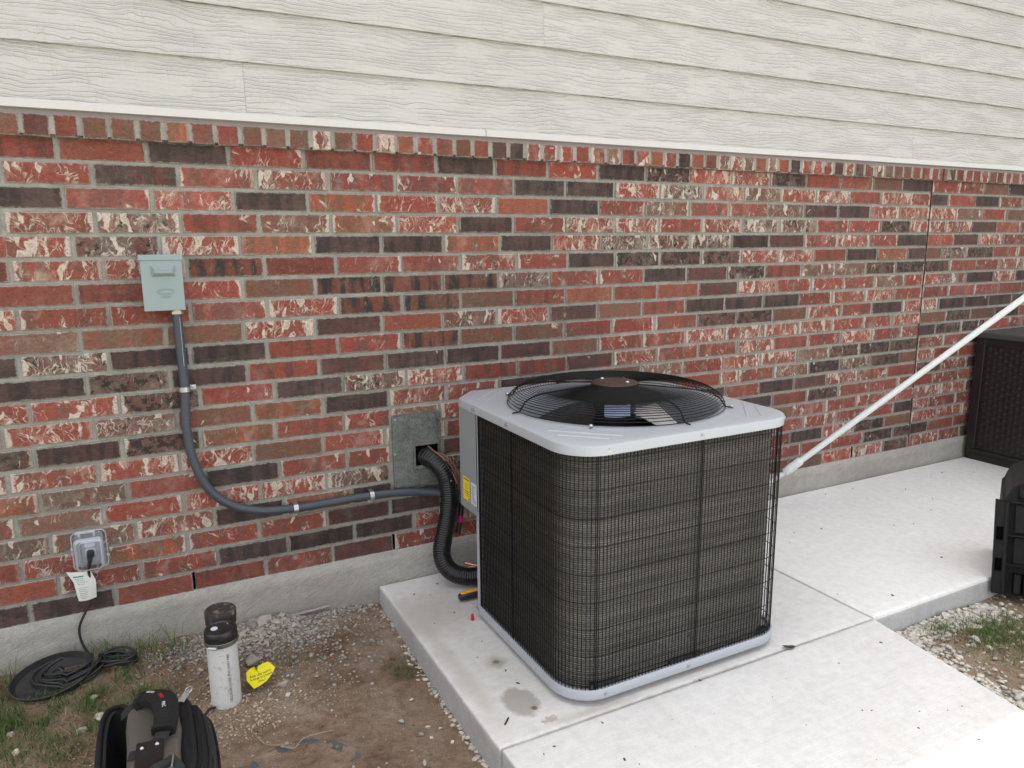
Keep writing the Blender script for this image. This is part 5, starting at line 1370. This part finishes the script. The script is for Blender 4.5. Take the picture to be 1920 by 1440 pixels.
# dry twig and buried ring
mb = MB(); z_ = lambda x, y, d: (x, y, gh(x, y)+d)
mb.tube(smoothpath([z_(.375,-.665,.006),z_(.400,-.735,.006),z_(.435,-.775,.010),z_(.470,-.80,.014),z_(.505,-.775,.016),z_(.560,-.765,.016),z_(.595,-.755,.012)], 5), .0013, 5)
mb.tube(smoothpath([z_(.470,-.80,.012),z_(.445,-.782,.018),z_(.42,-.78,.02)], 4), .0010, 5)
tag(mb.build('twig', M['twig'], None), 'thin dry forked twig lying across the bare soil', 'twig')
mb = MB(); pts = []
for a in np.linspace(math.radians(8), math.radians(150), 30):
    x, y = .475+.150*math.cos(a), -.925+.150*math.sin(a)*1.0; pts.append((x, y, gh(x, y)+.0015+.006*math.sin(a*1)*(.6+.4*mnoise.noise(Vector((a*3, 0, 0))))-.004))
V_ = []
for i, a in enumerate(np.linspace(math.radians(5), math.radians(158), 60)):
    for r_ in (.136, .143, .152, .160, .166):
        x, y = .475+r_*math.cos(a), -.925+r_*math.sin(a); V_.append((x, y, gh(x, y)+.0008+.0075*mnoise.noise(Vector((x*22, y*22, 5)))+.0025*mnoise.noise(Vector((x*80, y*80, 5)))))
mb.add(V_, [(i*5+j, i*5+5+j, i*5+6+j, i*5+1+j) for i in range(59) for j in range(4)]); tag(mb.build('buried_ring', simple('dusty_grey_rubber', (.075,.078,.082), .8, dirt=.7, dirtcol=(.22,.17,.13), scale=60), None, smooth=180), 'dark rim of a half-buried plastic ring in the soil at the bottom of the photo', 'buried ring')
mb = MB(); mb.tube(smoothpath([z_(.285,-.49,.01),z_(.265,-.505,.018),z_(.235,-.56,.014),z_(.205,-.62,.02),z_(.19,-.68,.03)], 5), .0045, 7)
tag(mb.build('black_hose', M['blackrub'], None, smooth=180), 'thin black hose running from the cleanout pipe to the tool bag', 'hose')
o = MB().box(-.004,.004,-.003,.003,0,.003); o.xform(Matrix.Translation((.885,-.425,gh(.885,-.425)+.004))); tag(o.build('red_scrap', M['red'], None), 'tiny red plastic scrap on the soil by the pad edge', 'scrap')
o = MB().box(-.006,.006,-.003,.003,0,.003); o.xform(Matrix.Translation((.872,-.68,gh(.872,-.68)+.005)) @ Matrix.Rotation(.4, 4, 'Z')); tag(o.build('white_scrap', M['paper'], None), 'tiny white plastic scrap on the soil by the pad edge', 'scrap')

# ------------------------------------------------------------------ long white pole
t = thing('extension_pole', 'long white telescopic pole leaning up to the right in front of the brick wall', 'pole', (2.95, -.05, 0))
A, B = Vector((2.945,-.030,.012)), Vector((4.052,-.80,1.178)); B = A+(B-A)*1.28; d = (B-A).normalized()
def pos_u(u):   # parameter where the pole crosses photo column u
    lo, hi = 0, 1; inv = cam.matrix_world.inverted()
    for _ in range(40):
        m_ = (lo+hi)/2; q = inv @ (A+(B-A)*m_)
        if 960+1373.43*q.x/-q.z < u: lo = m_
        else: hi = m_
    return lo
k0 = pos_u(1487); C0 = A+(B-A)*k0
MB().tube([A, C0], .0105, 14).build('inner_tube', M['pole'], t, smooth=60)
MB().tube([C0-d*.004, B], .0150, 20).build('outer_tube', M['pole'], t, smooth=60)
MB().tube([C0-d*.055, C0-d*.050, C0-d*.02, C0+d*.035, C0+d*.048, C0+d*.052], [.016,.0205,.022,.022,.0205,.016], 20).build('lock_collar', M['pole'], t, smooth=45)

# ------------------------------------------------------------------ resin storage box
t = thing('storage_box', 'tall dark brown wicker-look resin storage box against the wall on the rear slab', 'storage box', (5.3, -.45, 0))
bx, byF, bH = 4.885, -1.25, .80
mb = MB(); mb.box(bx+.012, bx+.80, byF, -.035, .03, bH-.02); mb.build('box_body', M['box'], t)
mb = MB()
mb.box(bx, bx+.02, -.085, -.030, .0, bH-.01, .003); mb.box(bx, bx+.02, byF-.01, byF+.045, .0, bH-.01, .003); mb.box(bx+.002, bx+.02, byF, -.03, .0, .045, .003); mb.box(bx-.004, bx+.018, byF, -.03, .045, .072, .003); mb.box(bx+.002, bx+.02, byF, -.03, bH-.06, bH-.012, .003)
mb.build('box_frame', M['box'], t, smooth=30)
# woven side: strands standing proud
mb = MB(); n_r = 30; 
for j in range(n_r):
    z0, z1 = .080+j*(bH-.145)/n_r, .080+(j+.86)*(bH-.145)/n_r; m_ = 34
    for i in range(m_):
        ya, yb = -.09-i*(1.10)/m_, -.09-(i+1)*1.10/m_; ph = (i+j) % 2; pk = .0034 if ph else .0008
        ym = (ya+yb)/2; X = bx+.012
        mb.add([(X,ya,z0),(X,yb,z0),(X,yb,z1),(X,ya,z1),(X-pk,ym,z0+.002),(X-pk,ym,z1-.002)], [(0,4,5,3),(4,1,2,5),(0,1,4),(3,5,2)])
tag(mb.build('woven_panel', M['box'], t), kind='stuff')
mb = MB(); mb.box(bx-.022, bx+.83, byF-.03, -.015, bH-.012, bH+.022, .006); mb.build('box_lid', M['boxlid'], t, smooth=30)
MB().lathe((bx+.011,-.335,.715), [(.006,0),(.005,.003),(0,.003)], 10, (-1,0,0)).build('box_rivet', M['black'], t)

# ------------------------------------------------------------------ charcoal tote at the right edge
t = thing('plastic_tote', 'charcoal plastic case with slots and ribbed vent standing on the ground by the rear slab', 'plastic case', (3.45, -1.42, -.095))
TM = Matrix.Translation((3.256, -1.160, -.060)) @ Matrix.Rotation(math.radians(-60), 4, 'Z') @ Matrix.Rotation(math.radians(-3), 4, 'Y')
def tb(name, mb, mat='tote', par=None, smooth=30): mb.xform(TM); return mb.build(name, M[mat], par or t, smooth=smooth)
# local frame: x to the right along the seen face, y away from the viewer, z up
TH = .53
prof = [(.0,.0),(.0,.395)]+[(.02+.0,.405)]
mb = MB(); sil = [(.02,0),(.018,.30),(.022,.395),(.032,.405),(.038,.425),(.052,.455),(.078,.478),(.11,.488),(.42,.488),(.42,0)]
n = len(sil); mb.v += [(x, 0, z) for x, z in sil]+[(x, .36, z) for x, z in sil]
mb.f.append(list(range(n))[::-1]); mb.f.append(list(range(n, 2*n)))
for i in range(n): k = (i+1) % n; mb.f.append([i, k, n+k, n+i])
mb.mi += [0]*(n+2); body = tb('case_body', mb)
mb = MB()
mb.box(0, .040, -.012, .04, .0, .10, .005); mb.box(.0, .040, -.012, .04, .155, .235, .005); mb.box(.0, .040, -.012, .04, .29, .395, .005)
mb.box(-.002, .006, -.012, .04, .0, .395, .002); mb.box(.030, .046, -.014, .02, .0, .40, .004)
tb('side_rail', mb)
for (z0, z1) in ((.10,.155),(.235,.29)): tb('rail_slot', MB().box(.006, .030, -.002, .02, z0, z1), 'void')
mb = MB(); mb.box(.046, .42, -.010, .0, .255, .262, .002); mb.box(.046, .42, -.010, .0, .130, .137, .002); mb.box(.046, .42, -.006, .0, .395, .405, .002)
for z0, z1 in ((.14,.25),(.27,.39)): mb.box(.066, .40, -.006, -.0005, z0, z1, .005)
tb('front_panel', mb)
mb = MB(); mb.box(.070, .35, -.004, .001, .012, .098); tb('vent_recess', mb, 'void')
for i in range(8):
    tb('vent_rib', MB().box(.074+i*.034, .098+i*.034, -.014, -.003, .010, .096, .004))
mb = MB(); mb.box(.075, .40, -.006, .0, .420, .470, .005); tb('top_panel', mb)

# ------------------------------------------------------------------ tool bag
t = thing('tool_bag', 'olive and black canvas tool bag with padded handle and riveted leather patch on the soil', 'bag', (.13, -1.05, -.07))
# cross-section across x (width), long axis along y, flaring down
def bagring(z, cx, cy, wx, wy, n=36, p=3.2, x0=0):
    out = []
    for i in range(n):
        a = 2*PI*i/n; c, s = math.cos(a), math.sin(a)
        out.append((cx+wx*math.copysign(abs(c)**(2/p), c), cy+wy*math.copysign(abs(s)**(2/p), s), z))
    return out
def loft(rings, cap0=False, cap1=True):
    mb = MB(); n = len(rings[0])
    for r in rings: mb.v += r
    for r in range(len(rings)-1):
        for i in range(n): k = (i+1) % n; mb.f.append([r*n+i, r*n+k, (r+1)*n+k, (r+1)*n+i]); mb.mi.append(0)
    if cap1: mb.f.append([(len(rings)-1)*n+i for i in range(n)]); mb.mi.append(0)
    return mb
def wob(mb, a=.004, s=14):
    for i, v in enumerate(mb.v):
        q = Vector(v); k = Vector((mnoise.noise(q*s), mnoise.noise(q*s+Vector((9,0,0))), mnoise.noise(q*s+Vector((0,9,0)))))*a; mb.v[i] = tuple(q+k)
    return mb
BX, BY = .128, -1.06
# central olive body
wob(loft([bagring(-.07,BX-.005,BY,.075,.155), bagring(.05,BX-.004,BY,.070,.150), bagring(.18,BX-.004,BY,.062,.145), bagring(.26,BX-.004,BY,.058,.140,36,5), bagring(.284,BX-.004,BY,.055,.135,36,5), bagring(.293,BX-.004,BY,.048,.126,36,5), bagring(.297,BX-.004,BY,.030,.09,36,4)]), .0065, 11).build('olive_body', M['olive'], t, smooth=60)
# left compartment, open: black shell with an inner cavity, rim piping
lx = BX-.083
rim = bagring(.272, lx, BY+.008, .033, .160, 36, 3.2)
mb = wob(loft([bagring(-.07,lx,BY-.01,.040,.160,36,2.6), bagring(.10,lx,BY,.038,.162,36,2.6), rim, bagring(.260,lx,BY+.008,.027,.152,36,3.0), bagring(.05,lx,BY-.01,.026,.14,36,2.6)]), .0025)
mb.build('open_pocket', M['bagblk'], t, smooth=60)
MB().tube(rim, .0050, 8, closed=True).build('pocket_piping', M['bagblk'], t, smooth=180)
MB().tube([(x-.001+.006*(1 if x > lx else -1), y, z-.016) for x, y, z in rim], .0022, 5, closed=True).build('pocket_seam', M['baggrey'], t, smooth=180)
MB().tube([(x+.010, y, z-.010) for x, y, z in rim], .004, 6, closed=True).build('zip_track', M['baggrey'], t, smooth=180)
mb = MB(); mb.box(-.018,.018,-.022,.022,0,.002); mb.xform(Matrix.Translation((lx+.004,-1.145,.19)) @ Matrix.Rotation(.9, 4, 'X') @ Matrix.Rotation(.5, 4, 'Z')); mb.build('parts_card', M['wlabel'], t)
mb = MB(); mb.box(-.008,.008,-.03,.03,0,.006,.002); mb.xform(Matrix.Translation((lx+.010,-1.20,.205)) @ Matrix.Rotation(.6, 4, 'X') @ Matrix.Rotation(.35, 4, 'Z')); mb.build('red_tool_handle', M['red'], t)
# right compartment, zipped, layered flaps
for k, (dx, w_, zt, mt) in enumerate(((.066,.020,.272,'bagblk'),(.088,.020,.250,'bagblk'),(.108,.018,.222,'baggrey'))):
    wob(loft([bagring(-.07,BX+dx+.012,BY,w_+.006,.165-.01*k,36,2.6), bagring(.10,BX+dx+.006,BY,w_+.003,.160-.01*k,36,2.6), bagring(zt-.03,BX+dx,BY,w_,.150-.01*k,36,2.6), bagring(zt-.006,BX+dx,BY,w_*.8,.142-.01*k,36,2.6), bagring(zt,BX+dx,BY,w_*.4,.13-.01*k,36,2.6)]), .003, 20).build('zipped_pocket', M[mt], t, smooth=60)
    zr = bagring(zt-.020, BX+dx, BY, w_+.002, .151-.01*k, 36, 2.6)
    MB().tube(zr, .0030, 6, closed=True).build('zip_seam', M['baggrey'] if k == 1 else M['bagblk'], t, smooth=180)
mb = MB(); mb.box(-.010,.010,-.035,.035,-.005,.008,.004); mb.xform(Matrix.Translation((BX+.112,-1.10,.215)) @ Matrix.Rotation(-.5, 4, 'Y') @ Matrix.Rotation(-.35, 4, 'X')); mb.build('strap_pad', M['baggrey'], t, smooth=40)
mb = MB(); mb.box(-.011,.011,-.028,.028,-.006,.010,.005); mb.xform(Matrix.Translation((BX+.118,-1.17,.195)) @ Matrix.Rotation(-.6, 4, 'Y') @ Matrix.Rotation(-.35, 4, 'X')); mb.build('strap_buckle', M['black'], t, smooth=40)
# handle webbing and padded grip arching along the top, skewed to the right as it comes nearer
hp = smoothpath([(.070,-.935,.280),(.098,-.935,.302),(.135,-.955,.320),(.162,-.995,.328),(.168,-1.035,.327),(.164,-1.080,.320),(.150,-1.118,.314),(.118,-1.135,.304),(.088,-1.130,.300)], 8)
hp = [p+Vector((-.013, -.012, -.006)) for p in hp]
def strap(pts, w, th, name, mat, par=None):
    mb = MB(); n = len(pts); sec = 8; vs = []
    for i, p in enumerate(pts):
        tt = (pts[min(i+1, n-1)]-pts[max(i-1, 0)]).normalized(); side = tt.cross(Vector((0,0,1))).normalized(); up = side.cross(tt)
        W_ = w[i] if isinstance(w, list) else w; T_ = th[i] if isinstance(th, list) else th
        for j in range(sec):
            a = 2*PI*j/sec+PI/8; cx, cz = math.cos(a), math.sin(a); vs.append(p+side*W_*math.copysign(abs(cx)**.6, cx)+up*T_*math.copysign(abs(cz)**.6, cz))
    fs = [(i*sec+j, i*sec+(j+1) % sec, (i+1)*sec+(j+1) % sec, (i+1)*sec+j) for i in range(n-1) for j in range(sec)]+[tuple(range(sec))[::-1], tuple((n-1)*sec+j for j in range(sec))]
    mb.add(vs, fs); return mb.build(name, M[mat], par or t, smooth=50)
strap(hp, .016, .0022, 'handle_strap', 'baggrey')
gpz = hp[11:45]; ng = len(gpz)
grip = strap([p+Vector((0,0,.002)) for p in gpz], [.023+.006*math.sin(PI*i/(ng-1)) for i in range(ng)], [.012+.005*math.sin(PI*i/(ng-1)) for i in range(ng)], 'grip_pad', 'bagblk')
for i in (1, ng-2): strap([p+Vector((0,0,.002)) for p in gpz[max(0, i-1):i+2]], .0265, .0155, 'grip_binding', 'bagblk')
def grip_text(s_, i, size, mat):
    p = gpz[i]; tt = (gpz[i+1]-gpz[i-1]).normalized(); side = tt.cross(Vector((0,0,1))).normalized(); up = side.cross(tt)
    m_ = Matrix((( tt.x, -side.x, up.x, 0),(tt.y, -side.y, up.y, 0),(tt.z, -side.z, up.z, 0),(0,0,0,1)))
    q = p+side*.004+up*.0205; text_obj('grip_lettering', s_, size, mat, Matrix.Translation(q) @ m_, grip, .0003)
grip_text('VETO', 7, .0105, M['wlabel']); grip_text('PRO', 14, .0120, M['red']); grip_text('PAC', 21, .0105, M['wlabel'])
# leather patch with rivets
mb = MB(); PM = Matrix.Translation((BX-.012,-1.165,.300)) @ Matrix.Rotation(.22, 4, 'X') @ Matrix.Rotation(-.10, 4, 'Z')
mb.box(-.028,.028,-.046,.036,0,.004,.0018); mb.xform(PM); pt_ = mb.build('leather_patch', M['leather'], t, smooth=30)
for (x, y) in ((-.016,.018),(.014,.022)): MB().lathe((0,0,0), [(.0048,0),(.0045,.002),(.002,.0036),(0,.0038)], 12).xform(PM @ Matrix.Translation((x,y,.004))).build('rivet', M['zinc'], pt_, smooth=60)
mb = MB(); mb.tube([(x, y, z) for x, y, z in [(BX-.035,-1.245,.300),(BX+.000,-1.238,.312),(BX+.034,-1.232,.318),(BX+.045,-1.26,.315),(BX+.020,-1.29,.305)]], .011, 8); mb.build('front_strap', M['baggrey'], t, smooth=60)
mb = MB().tube(smoothpath([(BX+.026,-1.215,.322),(BX+.034,-1.235,.330),(BX+.030,-1.27,.33)], 4), .0022, 6); mb.build('wire_ring', M['zinc'], t, smooth=60)
# metal zip pull beside the grip
mb = MB(); mb.box(-.008,.008,-.016,.014,0,.0015); mb.tube([(.008*math.cos(a), .018+.008*math.sin(a), .001) for a in np.linspace(0,2*PI,17)[:-1]], .002, 6, closed=True)
mb.xform(Matrix.Translation((.198,-.945,.285)) @ Matrix.Rotation(-.7, 4, 'Z') @ Matrix.Rotation(.4, 4, 'X')); mb.build('zip_pull', M['zinc'], t)
# black strap and small pouch left of the bag
mb = wob(loft([bagring(-.07,-.075,-1.03,.085,.11,28,2.4), bagring(.0,-.075,-1.03,.083,.105,28,2.4), bagring(.045,-.075,-1.03,.070,.09,28,2.4), bagring(.062,-.075,-1.03,.04,.055,28,2.4)]), .004)
mb.build('side_pouch', M['bagblk'], t, smooth=60)
MB().box(.0,.028,-1.09,-1.05,.10,.17,.006).build('side_buckle', M['black'], t, smooth=40)
